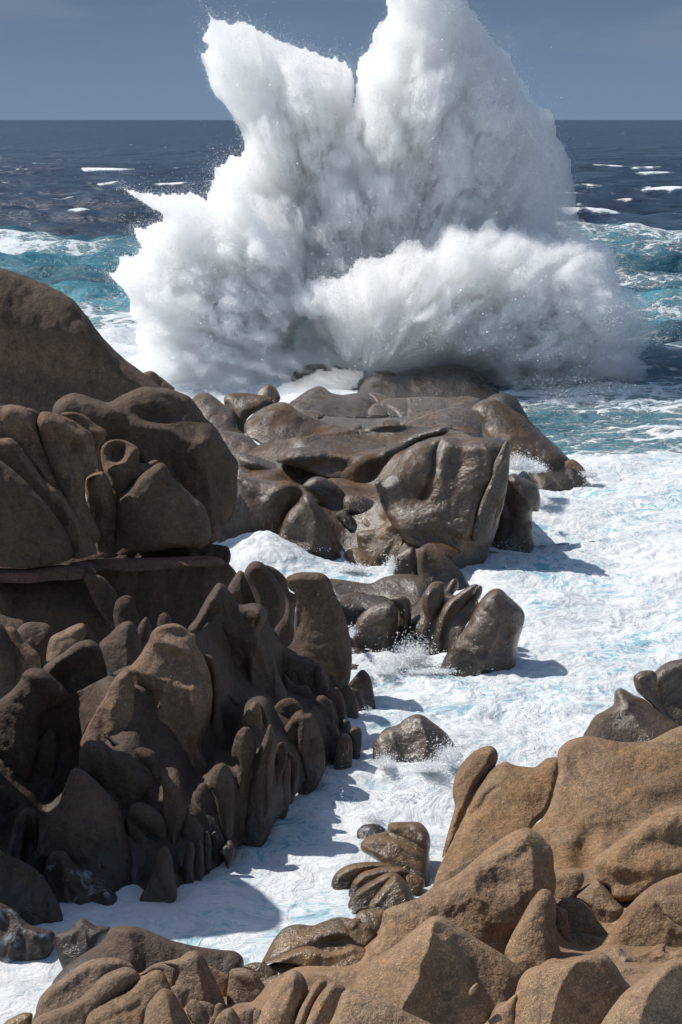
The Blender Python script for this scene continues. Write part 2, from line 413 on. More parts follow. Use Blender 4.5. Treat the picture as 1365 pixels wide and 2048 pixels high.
rock('boulder', 'rust-brown diagonal slab lying under the big overhanging block', 'boulder', [
  Lb('B', "200,590 230,568 300,578 420,618 560,655 640,690 740,718 820,735 872,775 830,792 780,832 760,905 700,870 600,780 500,735 400,705 300,680 220,632", 52.4, .9, (('g', "260,600 450,650 600,700 780,760", 10, 12), ('d', "440,690", 30, 12, -8)), 'wet', amp=.9),
  Lb('B', "190,640 230,636 290,663 352,712 300,712 240,702 190,690", 53, .9, (), 'wet', amp=.4, name='rock_knob')])
rock('boulder', 'overhanging block with a flat wet top spanning the middle of the point', 'boulder', [
  Lb('B', "600,530 700,508 760,495 860,448 940,418 1060,428 1200,432 1330,412 1362,430 1340,470 1200,510 1000,560 800,570 660,560", 54.5, 2.6, (), 'pool', amp=.6, name='flat_top'),
  Lb('B', "418,610 430,578 480,545 560,530 720,538 850,552 940,545 1040,512 1180,458 1300,420 1345,415 1362,440 1330,465 1240,485 1170,520 1110,585 1060,660 1025,770 1000,845 930,825 860,778 700,705 560,655 460,625", 52.6, .4, (('g', "850,640 930,600 1040,540", 10, 16), ('r', "1010,560 1010,700 995,820", 10, 30, 12), ('g', "500,580 700,570 900,590", 9, 14), ('d', "700,640", 50, 14, -7)), 'wet', amp=1.1, name='overhanging_face')])
rock('boulder', 'great square-faced boulder with a round hollow and a pale dripping right edge', 'boulder', [
  Lb('C', "0,720 60,700 110,640 160,560 220,512 300,492 380,470 440,480 480,492 560,478 660,478 712,492 737,520 733,600 722,720 712,800 690,900 660,990 630,1050 600,1110 560,1175 480,1190 420,1150 350,1095 250,1060 150,1010 60,900 20,800", 47.6, .32, (('r', "375,470 340,540 325,620 300,710 262,800", -16, 7, 7), ('d', "445,640", 22, 30, -13, 1.), ('r', "600,520 645,640 600,760 555,860 515,1000", 13, 60, 14), ('r', "715,500 700,600 640,700", 6, 10, 30), ('g', "560,1000 600,820 690,620", -9, 14), ('d', "150,820", 60, 40, -22), ('g', "380,500 520,530 620,540", 7, 12), ('g', "120,1010 300,1030 500,1120", -8, 20)), 'wet', amp=1.2, ext=8, step=3.0),
  Lb('C', "648,630 680,560 715,495 735,510 737,600 726,720 700,800 668,860 640,960 590,1020 540,1050 530,980 560,880 600,780 640,690", 46.9, .3, (('g', "560,900 620,760 690,600", 4, 6),), 'stream', amp=.8, b=.3, name='dripping_edge')])
rock('boulder', 'low dark boulder with a rusty crest behind the right edge of the square-faced one', 'boulder', [
  Lb('C', "725,690 760,672 800,695 850,715 885,740 902,790 905,850 890,882 862,884 862,960 864,1040 800,1080 700,1095 600,1100 620,1010 680,900 700,800", 50.4, .35, (('r', "780,700 830,800 860,900", 8, 20, 10), ('g', "700,780 740,900", -9, 12)), 'wet', amp=1., ext=4)])
rock('sea_rock', 'small black shoal rock awash in the shadow of the point', 'rock', [
  Lb('C', "590,1110 620,1096 660,1100 692,1112 690,1135 640,1148 600,1135", 48.5, .8, mat='dark', amp=.3, ext=3)])

# ---------------------------------------------------------------- promontory, landward foot
rock('boulder', 'broad square block streaming with water above the foam, left foot of the point', 'boulder', [
  Lb('B', "100,985 150,920 200,830 212,750 190,690 240,690 340,710 420,715 480,713 540,745 562,792 520,850 470,930 430,1010 410,1095 300,1100 240,1105 215,1130 190,1110 110,1050", 49.2, 0.18, (('g', "380,830 430,760 500,730", 10, 14), ('g', "140,960 330,1020 400,960", -8, 16), ('r', "345,830 350,960", 6, 10, 30)), 'wet', amp=1., ext=6)])
rock('boulder', 'three-sided pointed boulder with a lit left side, standing in the foam', 'boulder', [
  Lb('B', "412,1080 440,980 480,890 530,840 575,780 602,792 640,832 690,900 722,960 750,1060 790,1130 860,1215 780,1225 690,1205 640,1145 600,1100 540,1090 480,1080", 48.0, 0.27, (('r', "585,785 620,880 640,960 620,1080", 15, 24, 22), ('r', "460,940 540,950 610,1000", 5, 22, 8), ('d', "540,1020", 26, 24, -10)), 'wet', amp=.9, ext=6)])
rock('boulder', 'dark smooth slope in the shade behind the pointed boulder', 'boulder', [
  Lb('B', "560,742 640,690 740,730 800,800 850,960 872,1060 790,1130 740,1060 700,930 610,800", 50.0, 0.30, (), 'wet', amp=1.),
  Lb('B', "740,900 790,870 860,940 940,1000 1005,990 990,1030 920,1020 850,1000 790,960", 49.4, 0.54, (), 'dark', amp=.5, name='dark_ledge')])
rock('boulder', 'rounded ledge with a glinting rim below the overhanging block', 'boulder', [
  Lb('B', "790,800 870,793 940,820 990,850 1015,890 1000,950 940,935 860,892 785,880", 50.0, 0.42, (), 'wet', amp=.7),
  Lb('B', "880,930 950,905 1010,900 1020,940 1000,975 940,975", 49.4, 1., (), 'gold', amp=.4, name='rock_rim')])
rock('boulder', 'knobbly golden boulder glinting in the sun at the landward foot of the point', 'boulder', [
  Lb('B', "1010,935 1030,895 1060,878 1100,900 1130,960 1162,1030 1172,1100 1120,1150 1060,1180 1010,1190 930,1160 870,1090 858,1000 900,985 980,968", 48.2, 0.36, (('r', "1060,885 1100,960 1110,1080", 12, 22, 12), ('d', "960,1050", 30, 20, -8), ('g', "1000,960 1090,950", 8, 9)), 'gold', amp=1.2)])
rock('boulder', 'flat ochre stone with a weedy edge at the waterline below the golden boulder', 'boulder', [
  Lb('B', "788,1112 860,1078 930,1120 1000,1168 1045,1205 1000,1250 900,1255 840,1195", 47.2, 1.2, (), 'gold', amp=.8, ext=5)])
rock('boulder', 'small pointed stone tucked left of the tall fin-shaped slab', 'boulder', [
  Lb('D', "375,205 385,150 430,112 470,92 492,100 503,150 508,245 450,240 385,222", 46.2, 0.24, (('g', "480,100 490,220", 5, 8),), 'wet', amp=.6)])
rock('boulder', 'tall brown fin-shaped slab leaning right between the point and the islet', 'boulder', [
  Lb('D', "508,240 504,150 515,100 545,85 600,105 660,140 720,200 770,260 812,312 720,340 560,320 515,285", 45.2, 0.30, (('g', "530,110 520,200", 8, 8),), 'wet', amp=.8, ext=6)])

# ================================================================ islet in mid channel
rock('boulder', 'flat slab filmed with running water, top of the middle islet', 'boulder', [
  Lb('D', "0,270 60,268 150,280 250,290 330,255 430,241 520,253 562,290 566,345 535,400 520,430 480,450 440,410 340,380 280,368 170,352 80,375 10,330", 42.6, 1.7, (('r', "470,262 520,330 510,420", 8, 26, 8), ('g', "100,310 250,330 420,300", -7, 14)), 'stream', amp=.8)])
rock('boulder', 'low rounded ledge left of the islet front block, with a smaller block beneath', 'boulder', [
  Lb('D', "60,368 130,345 200,345 290,362 345,385 300,405 220,435 150,410 88,410", 41.6, 1.2, (), 'pool', amp=.7),
  Lb('D', "85,412 150,403 200,415 228,442 190,495 165,560 145,605 118,570 100,480", 41.0, 0.28, (), 'wet', amp=.6, name='lower_block')])
rock('boulder', 'square brown block with vertical right face, front of the middle islet', 'boulder', [
  Lb('D', "138,602 165,520 200,460 260,412 330,390 378,394 400,440 395,540 375,640 365,715 320,712 240,665 150,645", 39.7, 0.21, (('r', "375,400 345,520 320,640", 11, 50, 16),), 'wet', amp=.9),
  Lb('D', "345,378 400,358 450,368 472,410 472,480 455,580 450,700 445,750 390,750 370,650 395,540 400,440", 40.1, 0.17, (('g', "400,420 400,600", -6, 7),), 'wet', amp=.7, name='rounded_buttress')])
rock('boulder', 'stack of low ledges at the splashing left foot of the islet', 'boulder', [
  Lb('D', "143,645 230,653 310,663 322,690 290,700 150,690", 39.2, 0.49, (), 'wet', amp=.5),
  Lb('D', "143,690 200,685 280,700 322,720 318,790 280,795 240,770 143,730", 38.9, 0.49, (), 'wet', amp=.5, name='rock_ledge'),
  Lb('D', "120,740 160,732 250,765 250,800 150,800 110,780", 38.3, 0.63, (), 'wet', amp=.4, name='rock_ledge')])
rock('boulder', 'narrow upright fin with a rounded head beside the islet waterfall', 'boulder', [
  Lb('D', "545,480 532,420 543,340 590,285 640,283 662,310 645,400 610,480 575,560 565,650 590,770 510,770 488,690 510,580", 39.6, 0.21, (('g', "560,360 550,460", 6, 7),), 'wet', amp=.8, ext=4),
  Lb('D', "650,355 670,300 700,266 722,268 730,312 700,352 670,392", 41, 0.28, (), 'wet', amp=.4, name='rock_knob')])
rock('boulder', 'thin pointed blade of rock leaning right in the islet crest', 'boulder', [
  Lb('D', "595,570 620,480 660,400 720,352 780,312 820,296 838,300 800,380 740,470 690,560 650,640 612,745 585,770 560,660", 39.3, 0.24, (('g', "700,380 640,500 620,600", 7, 8),), 'wet', amp=.7),
  Lb('D', "800,330 835,303 858,308 858,345 825,405 780,480 735,550 700,590 740,470", 39.8, 0.24, (), 'wet', amp=.4, name='rock_blade')])
rock('boulder', 'largest rounded block of the middle islet, at its right end, with pale runnels', 'boulder', [
  Lb('D', "588,780 640,695 700,615 775,520 812,450 830,420 855,378 900,332 942,318 972,330 1000,360 1060,412 1090,460 1082,530 1055,620 1046,690 1024,750 940,755 860,785 810,795 700,775", 38.2, 0.28, (('r', "920,370 946,430 942,560 905,650 870,750", 7, 44, 12), ('r', "985,350 1015,430 1035,560 1040,680", 8, 14, 22), ('r', "700,640 790,660 850,720", 7, 12, 18), ('d', "850,600", 60, 50, 6)), 'wet', amp=1., ext=6, step=2.8)])
rock('sea_rock', 'lone pyramid rock in the channel with water pouring off its right side', 'rock', [
  Lb('D', "262,1280 270,1160 325,1088 400,1060 440,1030 490,1006 540,1013 592,1050 640,1088 690,1140 722,1200 740,1290 640,1300 560,1290 520,1340 480,1370 430,1330 380,1300 300,1290", 32.3, 0.56, (('r', "520,1008 535,1080 560,1150 540,1260", 16, 26, 18), ('r', "345,1085 380,1160 400,1260", 7, 16, 30)), 'stream', amp=1.3, b=.8)])

# ================================================================ left headland
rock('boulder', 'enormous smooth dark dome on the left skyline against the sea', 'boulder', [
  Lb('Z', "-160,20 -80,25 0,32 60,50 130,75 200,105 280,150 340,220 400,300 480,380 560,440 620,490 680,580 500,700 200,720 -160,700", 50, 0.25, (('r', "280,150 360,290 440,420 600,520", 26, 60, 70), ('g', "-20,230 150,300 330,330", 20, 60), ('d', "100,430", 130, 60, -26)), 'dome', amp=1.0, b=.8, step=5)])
rock('boulder', 'small brown stone peeping over the ridge right of the dark dome', 'boulder', [
  Lb('A', "780,75 830,60 870,85 920,125 955,158 900,175 840,150 790,110", 58, 0.27, (('g', "850,80 880,120", -4, 5),), 'dry', amp=.5)])
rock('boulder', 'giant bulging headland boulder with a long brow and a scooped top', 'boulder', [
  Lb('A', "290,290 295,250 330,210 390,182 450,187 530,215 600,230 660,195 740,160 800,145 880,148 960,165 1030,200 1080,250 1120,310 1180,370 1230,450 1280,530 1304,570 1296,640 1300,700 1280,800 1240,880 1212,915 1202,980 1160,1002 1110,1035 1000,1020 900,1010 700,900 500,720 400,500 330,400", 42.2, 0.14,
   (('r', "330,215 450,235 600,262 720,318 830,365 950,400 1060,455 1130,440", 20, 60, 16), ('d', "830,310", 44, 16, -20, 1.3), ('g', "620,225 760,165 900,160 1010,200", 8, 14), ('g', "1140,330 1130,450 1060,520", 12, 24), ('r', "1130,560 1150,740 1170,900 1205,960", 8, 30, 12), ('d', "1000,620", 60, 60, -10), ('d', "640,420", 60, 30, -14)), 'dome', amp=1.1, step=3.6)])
rock('boulder', 'gnarled knob with a round eye-like hollow, set into the headland boulder', 'boulder', [
  Lb('A', "552,530 556,480 595,442 670,435 730,460 762,490 765,560 800,560 850,545 870,560 800,610 740,660 700,710 640,740 600,690 570,610", 40.9, 0.16, (('d', "640,510", 17, 20, -26, 1.5), ('r', "745,480 700,540 640,600 590,610", 9, 10, 14), ('d', "690,640", 18, 14, 6)), 'dry', amp=1., b=.9)])
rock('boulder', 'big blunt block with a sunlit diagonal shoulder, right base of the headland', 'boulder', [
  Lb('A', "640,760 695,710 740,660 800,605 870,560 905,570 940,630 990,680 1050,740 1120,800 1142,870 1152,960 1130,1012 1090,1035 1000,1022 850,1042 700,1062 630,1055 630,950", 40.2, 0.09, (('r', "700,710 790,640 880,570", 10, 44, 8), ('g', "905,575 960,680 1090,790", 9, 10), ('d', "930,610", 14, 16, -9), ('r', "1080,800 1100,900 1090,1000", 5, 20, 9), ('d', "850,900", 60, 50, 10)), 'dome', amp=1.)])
rock('boulder', 'small craggy stub with a pitted yellowish face, between column and blunt block', 'boulder', [
  Lb('A', "465,655 500,625 560,610 590,640 612,700 640,800 650,855 632,960 645,1070 540,1070 520,960 488,850 472,750", 40.2, 0.14, (('g', "470,770 520,800 510,900", -9, 9), ('d', "560,760", 22, 30, 8), ('g', "470,660 540,622", 6, 8)), 'dry', amp=1.4)])
rock('boulder', 'tall twisted column with a pitted head on the headland face', 'boulder', [
  Lb('A', "203,340 220,288 262,283 330,300 400,330 455,370 500,400 520,480 530,590 500,620 470,650 472,760 505,850 545,930 545,985 500,1010 440,970 375,860 310,710 280,610 240,490 212,400", 39.7, 0.16, (('d', "420,470", 16, 14, -14, 1.4), ('g', "240,340 350,360 440,420", 9, 12), ('g', "300,360 320,400 300,440", -6, 7), ('r', "300,560 380,800 460,950", 6, 24, 30), ('d', "320,665", 12, 8, -6)), 'dry', amp=1.3),
  Lb('A', "330,298 400,283 470,305 515,345 580,388 572,440 545,480 560,600 530,620 495,430 430,350", 40.6, 0.18, (('g', "500,390 570,400", 6, 8),), 'dry', amp=.9, name='rear_knob')])
rock('boulder', 'rounded shoulder rock at the left edge above the slanting slabs', 'boulder', [
  Lb('A', "-120,250 0,250 80,243 140,260 190,310 212,380 242,470 282,580 320,665 300,700 240,650 160,545 80,480 0,430 -120,430", 39.9, 0.23, (('g', "60,270 170,330 210,430", 10, 20), ('g', "150,560 230,580 300,640", 6, 14)), 'dry', amp=1.2),
  Lb('A', "145,265 190,270 218,302 208,345 180,320", 40.6, 0.18, (), 'dry', amp=.3, name='rock_knob')])
rock('boulder', 'long slanting slab like a leaning rib between rounded slab and twisted column', 'boulder', [
  Lb('A', "-120,440 0,430 60,425 110,470 170,550 240,650 285,680 330,705 355,745 392,800 450,880 482,950 532,1035 510,1062 400,1085 350,1000 190,800 50,620 -120,520", 39.3, 0.16, (('g', "60,440 180,590 300,740 420,900", 9, 16), ('d', "300,720", 18, 14, 6)), 'dry', amp=1.2)])
rock('boulder', 'huge rounded slab at the left edge resting on the reddish ledge', 'boulder', [
  Lb('A', "-120,500 0,545 60,590 130,650 200,730 280,820 340,900 372,960 397,1032 390,1082 330,1107 230,1132 100,1137 0,1127 -120,1132", 38.6, 0.16, (('g', "0,580 130,690 280,860 360,980", 12, 22), ('d', "40,720", 60, 40, 10)), 'dome', amp=1.)])

# ---------------------------------------------------------------- ledges below the headland
rock('rock_ledge', 'reddish rolled ledge under the left-edge slab', 'rock ledge', [
  Lb('E', "-120,110 0,100 150,102 280,85 400,85 458,108 468,140 420,162 300,166 150,182 0,177 -120,177", 38.2, .5, (('g', "0,130 200,125 400,110", 4, 6),), 'red', amp=.6)])
rock('rock_ledge', 'thin reddish ledge running right under the headland boulder to the foam', 'rock ledge', [
  Lb('E', "455,60 600,47 900,40 1130,33 1212,48 1230,78 1180,90 1000,90 900,105 700,118 560,102 490,90", 39.2, .8, (), 'red', amp=.5),
  Lb('E', "380,80 460,60 520,80 545,110 500,135 455,120", 38.4, .5, (), 'cliff', amp=.5, name='rock_knob')])
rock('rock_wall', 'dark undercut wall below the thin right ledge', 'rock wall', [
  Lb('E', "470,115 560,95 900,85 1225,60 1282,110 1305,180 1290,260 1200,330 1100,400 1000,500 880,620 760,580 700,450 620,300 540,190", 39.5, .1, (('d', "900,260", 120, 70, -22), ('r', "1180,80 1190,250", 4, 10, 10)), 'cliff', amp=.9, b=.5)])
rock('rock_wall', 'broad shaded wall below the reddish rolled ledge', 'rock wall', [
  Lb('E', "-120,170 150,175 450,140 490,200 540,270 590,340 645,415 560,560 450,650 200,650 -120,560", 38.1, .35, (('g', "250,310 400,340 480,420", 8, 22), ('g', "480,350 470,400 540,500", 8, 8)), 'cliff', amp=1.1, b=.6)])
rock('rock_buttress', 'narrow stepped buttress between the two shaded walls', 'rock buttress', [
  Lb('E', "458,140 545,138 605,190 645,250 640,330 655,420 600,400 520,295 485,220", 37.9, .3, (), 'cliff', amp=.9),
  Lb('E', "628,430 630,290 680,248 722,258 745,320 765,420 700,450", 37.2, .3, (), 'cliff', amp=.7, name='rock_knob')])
rock('boulder', 'short rounded tooth tucked behind the great hooded spire', 'boulder', [
  Lb('E', "745,480 758,415 798,366 822,400 828,475 790,570 750,560", 36.4, .3, (), 'cliff', amp=.6),
  Lb('E', "860,440 870,362 900,342 930,368 945,450 900,490", 37.2, .3, (), 'cliff', amp=.5, name='rear_tooth')])
rock('boulder', 'dark triangular rock behind the sharp ochre-tipped spire', 'boulder', [
  Lb('E', "543,522 600,460 660,402 712,388 748,428 772,520 785,580 740,650 690,680 600,660", 35.6, .4, (('r', "700,400 690,500 700,620", 7, 30, 14),), 'cliff', amp=.8)])
rock('boulder', 'bare orange-brown stone perched in the gap above the twin spires', 'boulder', [
  Lb('E', "258,610 263,520 283,472 350,438 410,408 448,398 470,412 472,460 435,512 370,560 320,590", 35.8, .55, (('r', "285,480 380,440 460,410", 7, 30, 8), ('g', "330,500 440,470", -3, 6)), 'dry', amp=1.)])
rock('boulder', 'rounded rock at the left side behind the perched orange stone', 'boulder', [
  Lb('E', "80,470 130,402 210,394 270,410 294,462 265,580 210,640 120,560", 36.6, .4, (), 'cliff', amp=.8),
  Lb('E', "-120,350 0,352 60,370 135,392 115,460 -120,460", 37.2, .8, (), 'cliff', amp=.7, name='rear_slab')])
rock('boulder', 'leaning stone with a lit slanting top at the left, above the twin spires', 'boulder', [
  Lb('E', "28,425 80,422 125,490 175,530 220,580 218,660 150,740 70,750 55,580 35,480", 35.6, .45, (('r', "80,440 150,520 215,590", 8, 8, 30),), 'dry', amp=.9)])
rock('boulder', 'dark rounded rock cut by the left edge beside the leaning stone', 'boulder', [
  Lb('E', "-120,370 0,398 42,450 77,530 88,620 80,740 0,850 -120,870", 35.2, .35, (('g', "0,420 60,540", 7, 14),), 'cliff', amp=1.)])

# ================================================================ left cliff spires
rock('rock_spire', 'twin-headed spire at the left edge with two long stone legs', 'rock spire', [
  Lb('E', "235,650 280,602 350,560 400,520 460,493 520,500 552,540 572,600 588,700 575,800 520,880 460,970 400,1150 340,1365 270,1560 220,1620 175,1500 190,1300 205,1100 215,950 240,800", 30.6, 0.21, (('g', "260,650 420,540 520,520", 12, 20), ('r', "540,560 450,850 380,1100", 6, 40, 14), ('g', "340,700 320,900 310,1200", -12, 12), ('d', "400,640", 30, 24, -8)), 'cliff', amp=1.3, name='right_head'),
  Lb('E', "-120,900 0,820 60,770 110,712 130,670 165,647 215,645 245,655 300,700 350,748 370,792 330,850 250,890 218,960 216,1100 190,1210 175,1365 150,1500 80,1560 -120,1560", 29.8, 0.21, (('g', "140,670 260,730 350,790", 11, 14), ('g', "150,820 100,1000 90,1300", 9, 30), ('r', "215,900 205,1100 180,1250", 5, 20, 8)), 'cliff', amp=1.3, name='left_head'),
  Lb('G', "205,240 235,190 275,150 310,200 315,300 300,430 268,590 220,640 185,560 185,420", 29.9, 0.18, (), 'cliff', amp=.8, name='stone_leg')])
rock('boulder', 'dark slab cut by the left edge beside the arched foot', 'boulder', [
  Lb('G', "-120,465 0,463 50,480 100,560 92,650 40,770 0,870 -120,950", 28.6, 0.21, (('g', "20,490 70,580", 7, 14),), 'cliff', amp=.9)])
rock('rock_spire', 'arched foot of rock with a deep vertical slot, low at the left', 'rock spire', [
  Lb('G', "-120,1000 10,890 60,750 88,650 125,602 165,587 203,615 216,700 205,850 200,980 250,1080 280,1150 275,1220 180,1240 60,1190 -120,1150", 27.4, 0.18, (('d', "158,830", 9, 62, -34, 1.8), ('g', "100,640 60,850 150,1000", 10, 12), ('g', "190,640 210,800", 7, 7)), 'cliff', amp=1.)])
rock('rock_spire', 'leaning spire with an ochre tip that spreads into draped folds of stone', 'rock spire', [
  Lb('E', "440,1070 470,980 520,890 575,800 598,745 620,710 660,668 700,656 727,700 737,760 742,870 765,1000 790,1075 760,1180 700,1180 600,1110 500,1080", 29.2, 0.24, (('r', "680,665 640,780 600,900 570,1040", 9, 22, 40), ('g', "570,900 560,1060", -7, 10), ('g', "620,720 690,670", 6, 8)), 'dry', amp=1., name='spire_head'),
  Lb('E', "565,1000 640,1045 740,1062 800,1080 850,1108 880,1180 892,1300 902,1420 928,1570 890,1630 820,1590 740,1500 715,1400 770,1290 740,1180 660,1110", 28.4, 0.24, (('g', "780,1090 860,1250 880,1400 880,1560", 11, 18), ('g', "760,1400 820,1480", -7, 12)), 'cliff', amp=1., name='draped_fold'),
  Lb('E', "432,1170 440,1085 478,1042 560,1045 620,1090 700,1108 760,1170 812,1250 818,1292 782,1342 752,1400 705,1490 660,1460 600,1350 520,1250 440,1215", 27.9, 0.27, (('g', "480,1070 620,1130 780,1270", 12, 20), ('r', "660,1180 680,1300 660,1420", 5, 30, 30)), 'cliff', amp=1.1, name='draped_fold')])
rock('rock_spire', 'great hooded spire in the middle of the left cliff, its crown catching the sun', 'rock spire', [
  Lb('E', "700,655 740,608 780,550 810,500 830,450 870,417 930,404 990,411 1040,450 1066,460 1070,510 1100,560 1132,620 1153,700 1162,800 1152,900 1122,1000 1102,1060 1130,1110 1168,1165 1162,1225 1122,1285 1105,1310 1085,1370 1000,1370 940,1270 880,1160 800,1055 752,960 737,820 725,710", 29.6, 0.23,
   (('d', "960,455", 34, 12, -13, 1.4), ('g', "850,500 930,520 1040,560", 9, 10), ('r', "735,660 860,700 960,740 1055,765", 9, 30, 22), ('r', "1062,760 1072,900 1085,1060 1150,1170", 18, 34, 16), ('d', "800,850", 22, 40, -22, 1.3), ('r', "890,790 830,950 830,1040", 9, 14, 40), ('d', "980,1000", 40, 80, -9), ('r', "720,700 790,720 860,760", 6, 12, 20)), 'dry', amp=1.1, step=2.8)])
rock('rock_spire', 'slim finger of stone pressed to the right flank of the hooded spire', 'rock spire', [
  Lb('F', "285,580 330,573 362,610 387,680 382,780 388,900 412,1000 428,1110 380,1180 335,1100 318,1000 335,850 325,700 300,620", 30.0, 0.18, (('g', "340,590 355,700 355,900", 5, 8), ('g', "345,920 320,1050", 6, 8)), 'cliff', amp=.8)])
rock('boulder', 'big triangular slab with rusty cracks rising from the water at lower left', 'boulder', [
  Lb('G', "205,840 232,770 310,590 370,430 395,378 440,376 500,420 560,480 630,550 665,640 690,740 722,850 752,980 760,1065 700,1095 640,1085 560,1000 450,950 300,870", 26.9, 0.27, (('r', "440,380 540,520 530,620", 7, 30, 24), ('r', "330,600 440,640 600,640", -4, 5, 5), ('r', "310,680 420,740 500,780", -4, 4, 4), ('g', "660,700 730,950", 7, 14), ('r', "500,430 560,500 660,620", 5, 10, 14)), 'cliff', amp=1.2, ext=4)])
rock('boulder', 'folded rock face with a diagonal black cleft, between triangular slab and ribs', 'boulder', [
  Lb('G', "690,700 700,600 740,560 790,560 880,620 915,700 905,780 880,800 860,860 830,940 800,1010 765,1060 740,980 720,860", 27.2, 0.24, (('r', "700,640 780,700 850,760 890,790", -20, 5, 5),), 'cliff', amp=1.),
  Lb('G', "760,1060 800,1000 840,930 850,865 880,808 912,800 938,860 952,950 968,1035 930,1075 900,1090 850,1085", 26.2, 0.21, (('g', "900,830 890,1000", 6, 10),), 'cliff', amp=.8, name='lower_wedge')])
rock('boulder', 'long shaded rib right of the folded face, running down to the inlet', 'boulder', [
  Lb('H', "325,620 380,690 430,760 462,830 475,900 445,1000 435,1100 440,1300 400,1320 378,1150 365,1000 345,900 345,780", 27.3, 0.21, (('g', "400,750 420,900 400,1100", 8, 12), ('r', "380,900 420,760", -5, 5, 5)), 'cliff', amp=1.)])
rock('rock_ribs', 'fluted organ-pipe ribs of rock along the inlet waterline', 'rock', [
  Lb('H', "450,960 478,893 508,900 560,965 575,1050 550,1100 500,1180 470,1130 445,1080", 27.4, 0.21, (), 'cliff', amp=.7, name='rock_rib'),
  Lb('H', "455,1250 458,1130 478,1055 500,1040 518,1080 512,1180 505,1260 480,1275", 26.9, 0.15, (), 'cliff', amp=.5, name='rock_rib'),
  Lb('H', "510,1250 512,1130 525,1050 548,1040 566,1080 568,1160 545,1235", 27.1, 0.15, (), 'cliff', amp=.5, name='rock_rib'),
  Lb('H', "560,1200 566,1080 578,990 600,1000 612,1080 608,1150 590,1185", 27.4, 0.15, (), 'cliff', amp=.5, name='rock_rib'),
  Lb('H', "605,1160 608,1070 612,1000 640,990 655,1060 648,1125", 27.8, 0.15, (), 'cliff', amp=.4, name='rock_rib'),
  Lb('H', "640,1120 645,1040 655,980 690,995 697,1040 680,1095", 28.1, 0.18, (), 'cliff', amp=.4, name='rock_rib'),
  Lb('H', "440,830 520,850 590,900 650,950 692,990 690,1045 600,1045 540,960 465,905", 28.0, 0.36, (('g', "480,860 600,940", 5, 10),), 'cliff', amp=.8, name='rock_shelf'),
  Lb('H', "670,1080 700,1062 735,1080 735,1108 700,1125 672,1110", 27.4, 0.36, (), 'cliff', amp=.3, name='toe_stone')])
rock('boulder', 'leaf-shaped boulder leaning in the gully below the hooded spire', 'boulder', [
  Lb('H', "595,740 625,655 668,615 712,650 732,720 735,820 726,960 703,1010 665,950 640,860 625,790", 28.0, 0.21, (('g', "650,640 640,760", 5, 10),), 'cliff', amp=.8),
  Lb('H', "518,800 540,738 572,724 612,760 642,820 645,885 590,905 540,865", 28.2, 0.30, (), 'cliff', amp=.6, name='small_boulder')])
rock('rock_spire', 'tall narrow slab standing left of the pointed blade', 'rock spire', [
  Lb('H', "720,580 738,480 765,435 792,417 822,430 852,500 853,560 815,680 793,800 778,960 745,1030 722,980 728,800 742,700 752,625", 28.6, 0.18, (('g', "790,430 780,600 760,800", 7, 10),), 'cliff', amp=.9)])
rock('rock_spire', 'pair of ochre-capped fingertips behind the pointed blade', 'rock spire', [
  Lb('H', "775,400 795,345 830,290 858,283 880,320 888,400 880,480 860,550 835,470 800,425", 30.0, 0.21, (('g', "800,350 850,292", 7, 8),), 'dry', amp=.6),
  Lb('H', "862,285 900,328 922,390 912,450 885,500 880,402", 30.2, 0.18, (), 'cliff', amp=.4, name='rear_fingertip')])
rock('rock_spire', 'tall pointed blade with a vertical split, standing in the inlet edge', 'rock spire', [
  Lb('H', "775,980 785,830 820,700 862,565 900,470 930,403 952,450 968,520 948,650 942,760 948,900 905,985 850,1020 790,1010", 28.7, 0.15, (('r', "935,470 905,620 900,800 895,900", -6, 4, 4), ('r', "925,420 880,600 850,800", 7, 40, 26), ('r', "950,480 920,600 912,760", 4, 5, 12)), 'cliff', amp=.9, step=2.6)])
rock('rock_spire', 'two low slabs with broken tops wedged right of the pointed blade', 'rock spire', [
  Lb('H', "945,720 958,600 970,515 1002,503 1022,560 1018,625 990,700 962,790 946,880", 29.3, 0.18, (), 'cliff', amp=.7),
  Lb('H', "943,870 958,740 995,610 1012,578 1040,598 1042,700 1034,830 995,900 955,915", 29.6, 0.15, (('g', "1010,600 990,800", 5, 10),), 'cliff', amp=.7, name='front_slab'),
  Lb('H', "1028,560 1080,598 1088,680 1064,750 1038,780 1034,640", 30.0, 0.18, (), 'cliff', amp=.6, name='side_slab')])
rock('boulder', 'broad ribbed buttress at the corner where the inlet bends', 'boulder', [
  Lb('H', "960,520 1000,440 1060,350 1100,328 1122,346 1160,348 1192,410 1213,480 1228,560 1224,650 1180,710 1120,765 1080,775 1088,620 1060,560 1010,530", 30.9, 0.18, (('r', "1115,345 1110,480 1100,640", 9, 26, 8), ('r', "1075,420 1060,540 1085,620", -14, 8, 8), ('r', "1150,360 1160,520 1140,650", 4, 14, 10), ('r', "1110,510 1190,470", -4, 3, 3)), 'cliff', amp=1.2, step=2.8)])
rock('boulder', 'smooth egg-topped boulder above the ribbed buttress', 'boulder', [
  Lb('H', "920,440 932,350 980,280 1040,261 1092,290 1108,335 1060,385 1005,460 965,510", 31.6, 0.24, (), 'cliff', amp=.8)])
rock('boulder', 'cleft dark slabs in the gully left of the ochre-capped fingertips', 'boulder', [
  Lb('F', "378,800 385,778 430,780 470,810 520,818 532,880 495,960 460,1040 465,1160 420,1150 388,1000", 31.0, 0.18, (('r', "440,800 430,900 440,1000", -9, 6, 6), ('r', "490,820 470,920", 5, 8, 8)), 'cliff', amp=1.)])
